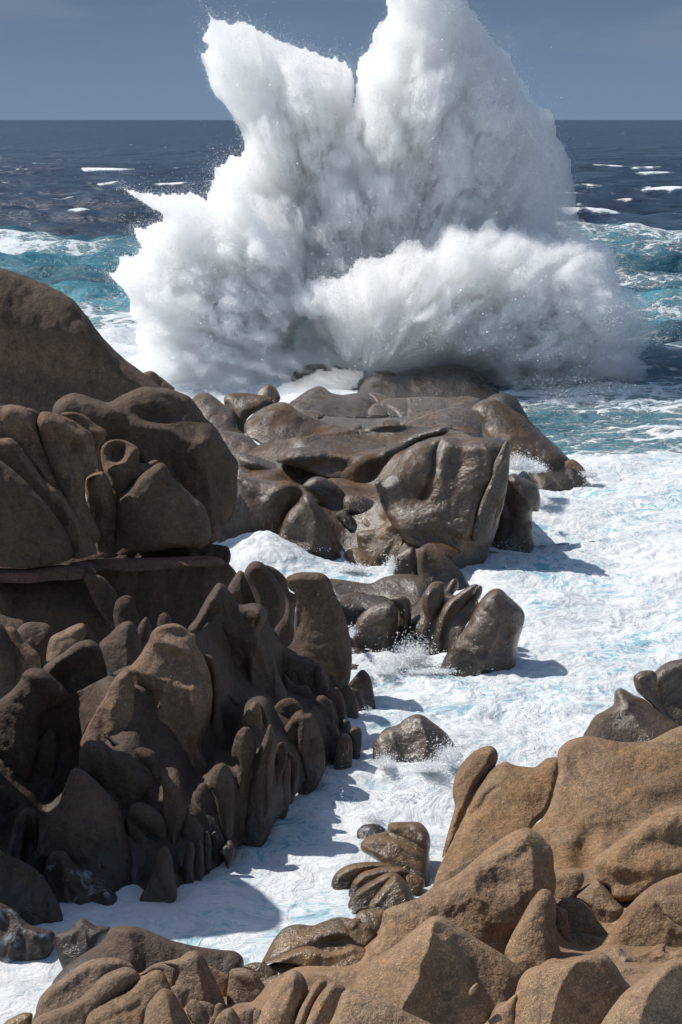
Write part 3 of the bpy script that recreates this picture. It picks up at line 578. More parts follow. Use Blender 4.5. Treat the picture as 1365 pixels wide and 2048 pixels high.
rock('rock_spire', 'saddle-backed dark spire with a cave-like slot at its foot', 'rock spire', [
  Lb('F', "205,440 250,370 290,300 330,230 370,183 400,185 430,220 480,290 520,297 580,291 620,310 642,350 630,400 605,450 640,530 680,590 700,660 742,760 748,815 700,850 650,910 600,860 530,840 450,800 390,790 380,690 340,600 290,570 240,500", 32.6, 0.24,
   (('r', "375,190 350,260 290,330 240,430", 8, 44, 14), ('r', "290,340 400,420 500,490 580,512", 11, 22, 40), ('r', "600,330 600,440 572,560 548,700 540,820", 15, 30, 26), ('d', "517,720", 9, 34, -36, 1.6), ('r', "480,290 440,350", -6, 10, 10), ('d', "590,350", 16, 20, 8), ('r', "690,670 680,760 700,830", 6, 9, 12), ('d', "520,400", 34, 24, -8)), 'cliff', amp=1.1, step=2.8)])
rock('rock_spire', 'small sharp dark peak behind the saddle-backed spire', 'rock spire', [
  Lb('F', "420,220 460,150 490,113 522,130 552,190 585,290 540,310 480,300 440,250", 34.8, 0.24, (('r', "490,118 500,200 520,290", 6, 16, 16),), 'cliff', amp=.7)])
rock('rock_spire', 'dark hooked spire standing against the white foam', 'rock spire', [
  Lb('F', "515,132 545,75 580,60 620,73 660,122 705,180 738,240 738,340 705,400 665,445 640,500 595,460 635,350 585,290 550,205", 34.2, 0.21, (('r', "600,70 650,160 725,250", 7, 30, 10), ('r', "560,120 600,250 660,380", 5, 20, 30)), 'cliff', amp=1.),
  Lb('F', "625,84 680,98 740,150 762,222 802,250 794,330 788,400 785,490 740,530 680,450 735,340 735,240 690,170", 35.1, 0.21, (('g', "750,240 770,400", 5, 8),), 'cliff', amp=.9, name='rear_slab')])
rock('boulder', 'tall flat-topped monolith at the channel side of the left cliff', 'boulder', [
  Lb('F', "742,157 790,128 870,121 950,130 982,160 1012,240 1052,320 1082,420 1102,540 1102,610 1085,700 1062,760 1000,750 950,670 880,610 780,570 740,510 782,450 797,300 792,240 760,212", 36.2, 0.13, (('r', "955,135 985,260 1005,400 1030,560 1050,700", 10, 44, 24), ('d', "930,290", 14, 34, 5), ('g', "770,165 860,150 950,150", 6, 10), ('d', "840,360", 50, 60, -6)), 'dome', amp=1.1)])
rock('boulder', 'low sloping shoulder below the flat-topped monolith', 'boulder', [
  Lb('F', "632,490 660,430 720,500 800,570 880,588 922,620 938,680 965,755 940,800 900,800 860,760 790,740 730,680 690,630 650,550", 34.0, 0.30, (('r', "660,440 760,560 880,640", 7, 40, 14), ('r', "880,700 925,660", -7, 6, 6)), 'cliff', amp=1.),
  Lb('F', "728,672 780,718 800,738 860,740 892,790 882,835 830,855 790,810 738,790", 33.4, 0.30, (), 'cliff', amp=.7, name='lower_knob'),
  Lb('F', "895,705 925,622 962,680 978,760 945,800 905,775", 33.8, 0.24, (), 'cliff', amp=.5, name='lower_knob'),
  Lb('F', "965,692 1000,680 1032,730 1042,765 990,780", 34.8, 0.24, (), 'cliff', amp=.4, name='lower_knob')])

# the cluster of rounded teeth where the cliff meets the channel
teeth = [
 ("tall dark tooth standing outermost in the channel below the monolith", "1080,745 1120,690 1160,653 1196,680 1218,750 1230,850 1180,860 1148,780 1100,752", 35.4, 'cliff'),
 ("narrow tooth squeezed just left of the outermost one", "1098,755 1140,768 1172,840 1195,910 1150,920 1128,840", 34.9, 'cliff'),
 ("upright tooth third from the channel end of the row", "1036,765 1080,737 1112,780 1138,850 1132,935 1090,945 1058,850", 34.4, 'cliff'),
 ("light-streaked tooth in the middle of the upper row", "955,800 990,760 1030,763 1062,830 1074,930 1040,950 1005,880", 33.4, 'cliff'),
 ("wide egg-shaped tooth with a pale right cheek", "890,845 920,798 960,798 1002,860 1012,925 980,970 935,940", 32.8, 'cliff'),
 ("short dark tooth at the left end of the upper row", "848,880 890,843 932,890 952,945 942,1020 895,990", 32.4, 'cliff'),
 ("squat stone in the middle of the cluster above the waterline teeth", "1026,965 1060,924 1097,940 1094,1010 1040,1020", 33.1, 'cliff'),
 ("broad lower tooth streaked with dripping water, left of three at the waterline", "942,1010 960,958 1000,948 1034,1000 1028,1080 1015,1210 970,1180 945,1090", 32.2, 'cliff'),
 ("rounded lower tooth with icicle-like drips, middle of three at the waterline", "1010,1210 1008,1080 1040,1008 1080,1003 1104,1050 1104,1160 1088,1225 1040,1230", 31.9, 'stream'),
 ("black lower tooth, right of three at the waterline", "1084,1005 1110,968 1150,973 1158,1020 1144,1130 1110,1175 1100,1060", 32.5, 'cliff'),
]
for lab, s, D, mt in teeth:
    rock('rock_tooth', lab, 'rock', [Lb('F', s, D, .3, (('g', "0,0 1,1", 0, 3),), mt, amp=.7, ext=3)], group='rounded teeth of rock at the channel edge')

# ---------------------------------------------------------------- dark foamy rocks, lower left
rock('sea_rock', 'black rock laced with foam at the shaded head of the inlet', 'rock', [
  Lb('G', "248,910 285,830 350,828 420,900 480,930 560,978 620,1038 655,1100 645,1130 520,1150 450,1205 350,1225 300,1220 258,1090", 26.2, 0.36, (('g', "340,860 380,1000 440,1100", 9, 12), ('g', "470,930 560,1000 600,1100", 9, 14), ('d', "400,1050", 16, 20, -12), ('d', "290,1000", 12, 30, -12)), 'soaked', amp=1.6)])
rock('sea_rock', 'black foam-flecked slope in the lower left corner shadow', 'rock', [
  Lb('I', "-120,250 0,285 80,330 140,390 200,420 280,440 302,470 290,560 355,625 300,655 200,660 100,640 -120,660", 24.3, 0.42, (('g', "20,310 150,430 240,560", 10, 14), ('g', "-20,480 100,560", 8, 14), ('d', "260,560", 16, 12, -8)), 'soaked', amp=1.6),
  Lb('G', "-120,1090 0,1020 60,1000 180,1080 280,1160 290,1290 240,1260 150,1230 60,1180 -120,1180", 26.4, 0.36, (('g', "150,1080 260,1200", 7, 12),), 'soaked', amp=1.2, name='upper_shelf')])

# ================================================================ lower left and centre foreground
rock('boulder', 'dull angular stone at the inlet edge left of the long dark wedge', 'boulder', [
  Lb('I', "298,468 350,440 400,422 412,395 455,377 492,395 520,412 600,420 604,445 560,500 480,560 400,605 350,590", 23.8, .7, (('r', "400,425 460,460 480,540", 7, 14, 16), ('g', "470,400 540,440", 5, 10)), 'cliff', amp=.9)])
rock('boulder', 'long dark wet wedge of rock lying along the near shore of the inlet', 'boulder', [
  Lb('I', "275,710 300,665 400,605 500,540 560,500 610,425 690,412 770,424 840,450 920,486 1050,520 1200,545 1290,555 1328,590 1328,645 1260,700 1150,680 1000,680 750,700 500,690 350,730", 22.7, .7, (('r', "690,415 720,520 700,640", 9, 30, 34), ('r', "920,490 940,600", 4, 16, 8), ('g', "650,430 800,450 950,510 1200,570", 7, 12)), 'cliff', amp=1.)])
rock('boulder', 'lit granite mound with diagonal ridges and orange lichen, bottom left', 'boulder', [
  Lb('I', "200,910 213,820 260,758 340,700 420,640 500,600 600,586 680,600 735,650 640,700 520,800 380,870 270,900", 20.8, .7, (('g', "240,800 420,660 640,600", 9, 16), ('r', "420,650 440,670", -4, 4, 4)), 'grey', amp=.9, name='rear_ridge'),
  Lb('I', "150,1000 195,920 280,878 400,830 470,780 560,690 640,650 705,638 748,665 770,712 700,790 620,840 520,890 500,940 540,1060 150,1060", 19.9, .8, (('r', "300,880 460,790 580,690 690,645", 7, 40, 18), ('g', "520,870 640,800 740,720", -6, 10)), 'grey', amp=1., name='middle_ridge'),
  Lb('I', "480,900 600,820 700,770 770,705 830,660 880,660 925,730 935,800 820,880 780,1060 480,1060", 19.7, .9, (('r', "760,720 850,670 900,700", 5, 16, 12), ('g', "520,960 680,890 760,850", -5, 8)), 'lich', amp=1., name='front_shoulder'),
  Lb('I', "784,1060 790,920 805,850 850,790 890,757 940,770 980,830 1022,900 1052,970 1064,1060", 19.0, .7, (('r', "900,765 930,880 960,1060", 8, 34, 18),), 'lich', amp=1., name='front_knob'),
  Lb('I', "758,690 830,630 900,611 960,640 972,700 955,755 915,740 880,665 800,680", 20.8, .7, (), 'grey', amp=.6, name='rear_knob'),
  Lb('I', "895,615 980,590 1030,555 1080,553 1122,600 1162,680 1202,760 1230,860 1150,860 1080,850 1020,870 958,770 965,660", 20.4, .5, (('r', "1075,558 1085,660 1120,820", 9, 40, 16), ('g', "930,640 960,740", -6, 8)), 'grey', amp=.9, name='tall_knob')])
rock('boulder', 'small round cobble sitting at the foot of the tall knob, bottom left', 'boulder', [
  Lb('I', "936,752 980,737 1032,760 1022,822 1000,855 965,820", 19.8, .5, (), 'grey', amp=.6)])
rock('boulder', 'lumpy fist-sized stone between the lichened knob and the little finger stone', 'boulder', [
  Lb('I', "1018,855 1050,815 1092,830 1132,880 1148,935 1100,965 1045,930", 19.3, .5, (), 'grey', amp=.7),
  Lb('I', "1085,830 1130,828 1170,850 1178,890 1150,930 1120,880", 19.6, .6, (), 'grey', amp=.5, name='rear_lump')])
rock('boulder', 'tiny upright finger stone in the bottom row', 'boulder', [
  Lb('I', "1165,900 1178,850 1198,835 1222,846 1218,892 1185,925 1150,970 1145,930", 19.2, .4, (), 'grey', amp=.4)])
rock('boulder', 'rounded knuckle stone cut by the bottom edge, left of the twin lumps', 'boulder', [
  Lb('I', "1165,960 1200,892 1260,860 1292,890 1322,960 1334,1060 1150,1060", 18.7, .5, (), 'grey', amp=.7)])
rock('boulder', 'pair of low lumps at the bottom edge under the egg-shaped boulder', 'boulder', [
  Lb('J', "52,1175 70,1150 130,1128 170,1140 172,1270 60,1270", 19.0, .5, (), 'grey', amp=.6),
  Lb('J', "160,1150 200,1148 212,1200 190,1270 160,1270", 18.9, .5, (), 'grey', amp=.4, name='rock_lump')])
rock('boulder', 'smooth egg-shaped brown boulder left of the pale split stone', 'boulder', [
  Lb('J', "14,1120 20,990 30,930 60,918 120,920 170,945 205,1000 245,1060 235,1110 150,1150 60,1140", 20.6, .45, (('g', "60,940 170,990 210,1070", 7, 14),), 'grey', amp=.7)])
rock('boulder', 'brownish rock filling the gap behind the egg-shaped boulder', 'boulder', [
  Lb('I', "1130,632 1200,660 1252,700 1247,800 1235,870 1200,800 1155,700", 21.3, .5, (), 'warm', amp=.6)])
rock('boulder', 'low wet stones heaped between the egg-shaped boulder and the folded one', 'boulder', [
  Lb('J', "98,912 150,888 220,893 285,950 255,1000 230,1060 180,1000 130,940", 21.3, .7, (), 'gold', amp=.7),
  Lb('J', "198,1000 250,963 335,953 335,1005 260,1070 225,1070", 20.7, .7, (), 'gold', amp=.6, name='small_stone'),
  Lb('J', "235,905 330,878 400,888 435,935 380,958 290,965", 21.6, .9, (), 'gold', amp=.6, name='small_stone')])
rock('boulder', 'wet brown folded boulder with a long groove, at the inlet shore in the middle', 'boulder', [
  Lb('J', "203,895 228,832 270,760 315,705 360,685 410,678 480,685 540,663 620,640 700,650 745,665 800,690 830,715 800,770 780,840 640,860 400,880 260,890", 22.4, .95, (('g', "250,850 420,790 620,720 690,720", 12, 16), ('r', "290,770 360,705 430,690", -6, 6, 6), ('d', "600,780", 34, 12, -12), ('g', "640,650 660,690 700,720", -8, 6)), 'gold', amp=1.),
  Lb('J', "655,690 690,650 740,648 745,665 800,672 834,713 800,770 760,805 700,765", 22.1, .8, (('g', "690,690 740,665 780,690", 5, 7),), 'gold', amp=.8, name='corner_knob'),
  Lb('J', "205,890 300,848 420,802 480,800 560,828 640,815 690,793 780,820 792,890 742,940 600,935 480,935 400,900 300,890", 21.6, .8, (('g', "300,870 440,820 560,845 690,810", 8, 10), ('d', "470,860", 24, 12, 6)), 'gold', amp=.9, name='lower_lip')])
rock('boulder', 'low pale sheet of rock behind the split stone', 'boulder', [
  Lb('J', "430,980 450,955 520,935 640,928 725,938 760,1000 700,1060 560,1040 470,1010", 19.9, 1.6, (), 'pink', amp=.8)])
rock('boulder', 'pale pinkish pointed stone at the bottom edge, left of the two stone fingers', 'boulder', [
  Lb('J', "150,1280 180,1210 205,1145 250,1060 300,990 345,940 385,928 422,950 455,1020 440,1080 410,1150 390,1280", 18.2, .7, (('r', "385,935 370,1030 330,1150", 8, 44, 24),), 'pink', amp=.9)])
rock('boulder', 'first and thinner of two pale stone fingers at the bottom edge', 'boulder', [
  Lb('J', "368,1280 385,1200 420,1120 450,1070 482,1008 520,973 552,984 557,1012 515,1070 465,1150 440,1280", 18.0, .7, (('g', "520,985 440,1120 400,1250", 4, 7),), 'pink', amp=.5)])
rock('boulder', 'second and thicker of two pale stone fingers, joined to the bottom slab', 'boulder', [
  Lb('J', "432,1280 455,1190 500,1090 560,1010 590,993 630,1000 657,1025 655,1060 620,1110 598,1180 565,1280", 17.9, .7, (('g', "600,1010 520,1130 470,1260", 6, 10),), 'pink', amp=.6)])
rock('boulder', 'sloping pale slab along the bottom edge under the ridged foreground boulder', 'boulder', [
  Lb('J', "545,1290 590,1190 630,1080 655,1040 690,1033 760,1060 900,1110 1000,1160 1130,1223 1240,1290", 17.4, .8, (('r', "650,1050 640,1130 600,1260", 5, 14, 60), ('g', "700,1050 900,1130 1100,1220", 5, 12)), 'pink', amp=1.)])

# ================================================================ rocks in the inlet
rock('sea_rock', 'small black stone with foam threads behind the grooved brown rock', 'rock', [
  Lb('J', "720,175 740,148 765,133 835,133 880,165 870,200 790,215 735,212", 28.7, .9, (), 'soaked', amp=.9, ext=3)])
rock('sea_rock', 'wet brown rock with slanting grooves lying in the inlet', 'rock', [
  Lb('J', "742,245 760,215 800,190 850,180 890,165 895,128 960,118 1050,120 1095,148 1122,210 1117,300 1122,370 1112,450 1070,445 1000,400 900,360 800,310 750,280", 27.0, .85, (('r', "905,175 990,215 1080,260", -7, 6, 6), ('g', "770,220 900,230 1080,300", 6, 10), ('r', "800,280 950,330 1090,400", 5, 12, 12), ('r', "890,190 1000,250 1090,300", -5, 6, 6), ('g', "920,145 1050,150 1100,230", 5, 10), ('r', "1000,150 1060,190", -4, 5, 5)), 'gold', amp=.9, step=2.6)])
rock('sea_rock', 'golden brown rock ribbed like a paw, reaching into the inlet', 'rock', [
  Lb('J', "582,450 600,405 640,370 690,348 780,337 880,343 930,360 900,385 780,395 715,445 685,490 620,480", 26.7, .7, (('g', "620,410 720,365 850,352", 6, 10),), 'gold', amp=.6, name='rock_rib'),
  Lb('J', "670,492 700,445 745,398 800,378 900,362 980,372 1015,400 950,425 860,435 790,475 730,505", 26.4, .7, (('g', "700,460 780,400 950,385", 6, 9),), 'gold', amp=.6, name='rock_rib'),
  Lb('J', "672,545 690,515 740,480 810,435 870,405 920,393 960,418 900,470 840,520 790,565 735,558", 26.0, .7, (('g', "700,520 820,450 910,405", 6, 8),), 'gold', amp=.5, name='rock_rib'),
  Lb('J', "780,560 830,510 880,450 930,402 962,415 1012,480 1034,545 1000,585 900,605 840,600", 25.8, .7, (('r', "925,405 960,480 1000,560", 6, 16, 10), ('g', "830,560 890,470 920,420", 6, 8)), 'gold', amp=.6, name='rock_rib'),
  Lb('J', "955,410 1020,398 1080,428 1092,465 1035,500 1000,475", 26.4, .7, (), 'gold', amp=.5, name='rock_knob'),
  Lb('J', "930,345 1000,350 1085,390 1120,440 1080,460 1000,400", 26.8, .8, (), 'gold', amp=.4, name='rock_knob')])
rock('sea_rock', 'flat sliver of brown rock awash between the paw-like rock and the shore', 'rock', [
  Lb('J', "668,635 700,597 770,578 830,586 800,600 740,610 700,632", 25.7, .9, (), 'gold', amp=.3, ext=2),
  Lb('J', "690,648 730,612 790,594 850,592 890,602 868,640 780,655", 25.3, .9, (), 'gold', amp=.3, ext=2, name='rock_knob')])
rock('sea_rock', 'rock ringed with white foam in the bottom left corner', 'rock', [
  Lb('I', "0,1010 20,950 80,908 130,888 178,893 175,935 150,1030", 21.6, .6, (), 'gold', amp=.6)])

# ================================================================ right foreground
rock('boulder', 'wet glistening boulder cut by the right edge above the big slab', 'boulder', [
  Lb('K', "1170,260 1190,180 1215,120 1280,70 1340,52 1460,40 1460,480 1345,420 1290,370 1230,310", 33.5, .45, (('g', "1230,140 1330,80 1420,80", 9, 20), ('d', "1330,260", 34, 30, -10)), 'wet', amp=1.),
  Lb('K', "1098,150 1130,120 1180,110 1215,118 1228,150 1222,220 1262,300 1340,410 1250,345 1150,258 1115,222", 33.0, .45, (('r', "1105,160 1150,240 1300,370", 6, 10, 24),), 'wet', amp=.7, name='left_shoulder')])
rock('boulder', 'dark wet folded rock between the surf and the big sunlit slab', 'boulder', [
  Lb('K', "975,310 990,295 996,230 1022,206 1050,215 1100,245 1155,268 1222,320 1292,372 1350,418 1230,530 1150,560 1000,560 870,510 825,465 850,420 888,362 940,330", 32.4, .7, (('r', "1065,300 1120,390 1200,490", 10, 34, 26), ('r', "1100,250 1070,290", 5, 8, 16), ('r', "990,300 1060,300", -5, 6, 6), ('g', "870,430 960,350 1040,310", 7, 12)), 'wet', amp=1., ext=0)])
rock('boulder', 'vast sunlit slab sloping down from the right edge', 'boulder', [
  Lb('K', "540,985 600,920 640,860 668,760 688,680 685,590 692,540 732,500 800,475 860,469 960,490 1060,503 1180,497 1240,470 1330,424 1460,400 1460,960 1250,1010 1100,1100 1000,1250 900,1300 700,1290 640,1200 600,1080", 24.4, 1.6,
   (('d', "830,1090", 24, 36, -26, 1.), ('g', "900,1000 1080,960 1250,860 1450,780", -16, 26), ('g', "720,560 690,700 640,860", 9, 16), ('g', "760,540 1000,560 1300,500", 6, 30), ('d', "740,1130", 26, 34, 12), ('g', "700,900 820,960 800,1010", 10, 22)), 'warm', amp=1.1, step=4, b=.7, R=30)])
rock('boulder', 'broad tilted slab with a long crack beside the channel', 'boulder', [
  Lb('K', "-10,1330 0,1270 30,1190 100,1060 160,940 230,800 290,700 340,640 400,607 440,625 500,636 555,638 600,610 625,590 660,586 695,592 705,640 692,700 668,800 620,900 560,965 640,1060 560,1200 300,1350 100,1420", 25.2, 1.45,
   (('r', "60,1130 110,1050 165,960 215,890 265,850 300,790 345,755", -12, 10, 5), ('r', "690,600 680,740 640,830 560,960", 10, 22, 10), ('g', "400,625 340,760 200,950", 6, 20), ('g', "420,880 540,830 640,800", -8, 26), ('d', "600,840", 20, 26, -8)), 'warm', amp=1.1, step=3.6, b=.7, R=26)])
rock('boulder', 'upright rounded fin standing at the channel edge of the tilted slab', 'boulder', [
  Lb('K', "55,1060 85,960 122,860 112,780 122,700 160,622 220,560 280,528 322,523 350,548 357,600 332,655 272,730 220,810 165,910 100,1010", 27.0, 1.1, (('r', "330,530 290,620 210,740 160,860", 12, 30, 10), ('g', "150,700 240,600 300,560", 6, 16)), 'warm', amp=.8, step=3)])
rock('boulder', 'humped boulder with ochre stains at the right edge, below the vast slab', 'boulder', [
  Lb('K', "868,1200 895,1132 960,1080 1060,1010 1160,930 1250,880 1350,850 1460,838 1460,1190 1350,1220 1240,1275 1150,1335 1060,1375 1000,1355 945,1290 885,1240", 22.6, .85, (('g', "900,1150 1060,1040 1200,950 1400,890", 12, 26), ('d', "1270,1060", 60, 26, -14), ('r', "1010,1180 1130,1200 1260,1130", 9, 50, 26), ('d', "1060,1260", 50, 30, -12)), 'warm', amp=1.1)])
rock('boulder', 'small rounded stone at the mouth of the hollow in the vast slab', 'boulder', [
  Lb('L', "665,415 720,395 790,384 822,400 828,445 790,505 755,540 690,540 665,500", 22.4, .7, (('g', "690,410 790,395", 5, 8),), 'warm', amp=.7)])
rock('boulder', 'orange-topped angular block in the shadowed pocket at right', 'boulder', [
  Lb('L', "765,528 820,480 900,443 940,470 1000,545 1048,602 1010,690 950,740 900,660 850,590 800,560", 22.0, .9, (('r', "780,530 880,570 960,600 1040,600", 8, 20, 30),), 'lich', amp=.9)])
rock('boulder', 'grey smooth boulder lying in the shadowed pocket', 'boulder', [
  Lb('L', "680,575 740,530 800,545 860,590 900,650 955,725 970,755 930,800 800,760 740,740", 21.5, .6, (), 'grey', amp=.7),
  Lb('L', "740,740 800,724 880,740 935,770 925,830 800,860 750,850", 21.2, .6, (), 'grey', amp=.6, name='lower_stone')])
rock('boulder', 'narrow dark stub wedged right of the twin-topped pillar', 'boulder', [
  Lb('L', "665,600 700,584 738,610 742,700 765,800 785,880 690,890 680,780", 21.0, .35, (), 'grey', amp=.6)])
rock('boulder', 'craggy crested boulder with a deep scoop and rough lower flank', 'boulder', [
  Lb('full', "742,1935 738,1900 755,1872 762,1850 770,1822 800,1808 830,1798 862,1778 890,1763 920,1746 950,1720 975,1698 1012,1672 1037,1659 1056,1655 1074,1663 1092,1681 1105,1699 1109,1730 1111,1783 1096,1810 1060,1840 1030,1870 1014,1910 985,1905 953,1890 913,1870 880,1860 840,1880 800,1915",
   20.7, .75, (('r', "1052,1676 1066,1710 1068,1776", 10, 34, 14), ('r', "946,1742 975,1738 1005,1730 1030,1752 1040,1800", 5.5, 16, 14), ('r', "948,1755 953,1790 985,1812 1012,1850", 8, 20, 16), ('g', "880,1800 940,1790 1000,1850", 8, 22), ('d', "990,1870", 18, 16, -12, 1.4), ('g', "955,1720 1000,1715 1040,1690", 7, 10)), 'pink', amp=1.4, step=2.8)])
rock('boulder', 'twin-topped narrow pillar leaning on the crested boulder', 'boulder', [
  Lb('L', "395,860 430,745 480,655 520,582 560,522 600,486 640,494 672,540 677,600 674,700 690,790 712,900 620,930 520,970 470,950", 19.8, .6, (('r', "545,645 590,700 620,790 620,880", 7, 40, 14), ('g', "600,500 560,620", 6, 14), ('g', "640,540 610,660", 5, 10)), 'warm', amp=.9)])
rock('boulder', 'large foreground boulder with an S-shaped ridge splitting light and shade', 'boulder', [
  Lb('full', "690,2090 690,2010 704,1966 721,1938 761,1909 790,1892 816,1870 845,1846 867,1832 887,1834 920,1855 953,1875 986,1897 1015,1915 1046,1948 1036,1988 1010,2010 970,2050 935,2090",
   18.4, .75, (('r', "868,1836 862,1870 856,1900 842,1932 838,1960 816,1996 800,2030", 26, 70, 30), ('r', "894,1880 915,1920 924,1965", 9, 16, 20), ('d', "880,1985", 26, 40, -12), ('g', "710,1970 790,1985 830,2010", 6, 14)), 'pink', amp=1.2, step=3.2)])
rock('boulder', 'tiny pale chip of rock stuck on the shaded flank of the S-ridged boulder', 'boulder', [
  Lb('L', "198,1050 215,1020 245,998 252,1010 240,1040 215,1065 203,1068", 17.35, .3, (), 'pink', amp=.3)])
rock('boulder', 'brown saddle-topped boulder at the bottom edge, lit left and shaded right', 'boulder', [
  Lb('L', "425,1290 425,1130 455,1050 482,970 530,920 620,895 700,885 790,855 870,840 950,845 1000,900 1050,980 1085,1025 1015,1085 955,1160 890,1290", 17.4, .65, (('r', "800,860 740,950 690,1050 640,1250", 16, 60, 26), ('r', "490,960 540,1020 540,1150", 5, 20, 20), ('g', "560,915 760,880 940,850", 7, 14)), 'pink', amp=1.1, step=3.2)])
rock('boulder', 'low pale triangle of rock at the bottom edge between the two big boulders', 'boulder', [
  Lb('L', "240,1290 330,1175 400,1105 460,1060 460,1130 450,1290", 17.2, .8, (), 'pink', amp=.7)])
rock('boulder', 'boulder in the bottom right corner with one straight lit edge', 'boulder', [
  Lb('L', "890,1300 925,1215 985,1125 1060,1040 1150,970 1240,900 1320,868 1460,850 1460,1300", 16.6, .75, (('r', "1330,880 1230,1000 1170,1090 1110,1290", 16, 60, 34),), 'pink', amp=1.1)])
rock('boulder', 'rough rounded boulder at the right edge above the thin orange ledges', 'boulder', [
  Lb('L', "925,810 960,740 1000,680 1045,610 1090,560 1150,500 1230,450 1330,410 1460,385 1460,880 1330,850 1250,880 1100,870 1000,850", 20.6, .8, (('g', "1010,700 1120,580 1220,560", 8, 20), ('r', "1230,580 1290,640 1365,690", -9, 7, 7), ('g', "1190,590 1250,680 1380,720", 7, 12)), 'warm', amp=1.2),
  Lb('L', "1213,535 1290,523 1460,515 1460,660 1365,690 1290,640 1235,585", 19.9, .7, (), 'warm', amp=.7, b=.8, name='upper_block')])
rock('rock_ledge', 'thin broken ledges with orange edges at the lower right', 'rock ledge', [
  Lb('L', "915,835 960,808 1020,803 1062,838 1150,840 1230,790 1275,788 1275,828 1365,820 1460,828 1460,890 1300,885 1190,950 1100,935 1040,925 1000,895", 19.4, 1.0, (('r', "1060,850 1050,900", 6, 8, 8), ('g', "1220,850 1300,835 1440,835", 6, 6), ('r', "1150,845 1200,890", -5, 5, 5)), 'lich', amp=1.4),
  Lb('L', "995,930 1040,912 1090,913 1190,940 1185,965 1135,1000 1080,1030 1035,970", 18.6, .8, (('g', "1050,925 1130,925 1190,950", 3, 5),), 'warm', amp=.9, name='lower_ledge')])

rock('unseen_headland', 'rest of the left headland, unseen beyond the left edge, shaped to shade the cliff', 'headland', [  # out-of-view rock mass, added and sized to cast shade on the left cliff
  Lb('full', "-1100,1500 -900,1050 -700,830 -450,740 -250,730 -150,800 -110,960 -95,1200 -95,1500 -120,1800 -200,2000 -900,2050", 25.0, .45, (), 'cliff', amp=1.4, step=14)])

# ================================================================ parent bedrock that joins the traced forms into one mass
base('bedrock', 29, 'full', "-60,1390 0,1400 60,1370 130,1390 200,1360 260,1330 300,1340 350,1330 420,1240 470,1215 520,1215 570,1290 640,1330 690,1400 690,1480 655,1530 600,1580 545,1650 470,1700 400,1765 330,1780 260,1795 180,1815 100,1850 -60,1880", .8, 'cliff', b=.12, back=.2, amp=1.3, field=mass_field(25.5, 36.8, .27))
base('bedrock', 25.2, 'full', "-60,1700 60,1730 110,1790 125,1850 70,1905 -60,1905", .5, 'cliff', amp=2.6)
base('bedrock', 27.4, 'full', "862,1800 890,1700 925,1610 975,1545 1012,1552 990,1640 930,1760 890,1820", 1.3, 'warm', b=.2)
base('bedrock', 51, 'full', "440,1080 455,980 470,930 520,890 560,880 700,860 860,850 960,880 1000,960 985,1040 930,1100 850,1120 760,1130 700,1130 600,1090 520,1075", .8, 'wet', b=.1, back=.2, amp=.8, field=mass_field(45.0, 59.0, .10))
base('bedrock', 40, 'D', "150,740 170,560 260,470 420,420 500,400 560,320 640,320 740,370 800,340 840,400 760,540 690,660 620,780 480,790 300,790", .3, 'wet', b=.1, back=.2, field=mass_field(38.0, 42.7, .12))
base('bedrock', 22, 'full', "60,2085 100,1990 200,1930 330,1910 420,1960 520,1965 600,1930 700,1900 770,1850 830,1810 900,1740 1000,1700 1150,1680 1430,1600 1430,2085", .9, 'warm', b=.1, back=.2, amp=2., field=mass_field(16.0, 25.3, -1.4))
# ================================================================ light and sky
SUN = Vector((-.64, .34, .82)).normalized()
sd = bpy.data.lights.new("sun", 'SUN'); sd.energy = 4.6; sd.angle = math.radians(.53); sd.color = (1, .955, .89)
so = bpy.data.objects.new("sun", sd); COL.objects.link(so); so.rotation_euler = SUN.to_track_quat('Z', 'Y').to_euler(); so.location = (-30, 10, 50)

w = bpy.data.worlds.new("World"); scene.world = w; w.use_nodes = True
T = NT(w.node_tree)
for n in list(w.node_tree.nodes): w.node_tree.nodes.remove(n)
sky = T.n('ShaderNodeTexSky', sky_type='NISHITA', sun_disc=False)
sky.sun_elevation = math.asin(SUN.z); sky.sun_rotation = math.atan2(SUN.x, SUN.y)
sky.air_density = 1.2; sky.dust_density = 1.0
tc = T.n('ShaderNodeTexCoord')
sx = T.n('ShaderNodeSeparateXYZ', {0: tc.outputs['Generated']})
mp = T.n('ShaderNodeMapping', {'Vector': tc.outputs['Generated']}); mp.inputs['Scale'].default_value = (3., 3., 9.)
cl = T.noise(mp.outputs[0], 2.6, 6, .6, .4)
ccol = T.mix(T.ramp(sx.outputs[2], -.01, .09), (.170, .250, .372), (.114, .168, .262))
ccol = T.mix(T.ramp(cl, .42, .70, 0, .5), ccol, (.20, .26, .345))
bgc = T.n('ShaderNodeBackground', {'Color': ccol, 'Strength': 1.0})
bgs = T.n('ShaderNodeBackground', {'Color': sky.outputs[0], 'Strength': .10})
# storm-cloud bank filling the seaward half of the sky, ragged at its upper rim
edge = T.math('ADD', sx.outputs[2], T.math('MULTIPLY', T.math('SUBTRACT', cl, .5), .25))
bank = T.math('MULTIPLY', T.ramp(edge, .42, .22), T.ramp(sx.outputs[1], -.35, .1))
ms = T.n('ShaderNodeMixShader', {0: bank, 1: bgs.outputs[0], 2: bgc.outputs[0]})
T.n('ShaderNodeOutputWorld', {'Surface': ms.outputs[0]})

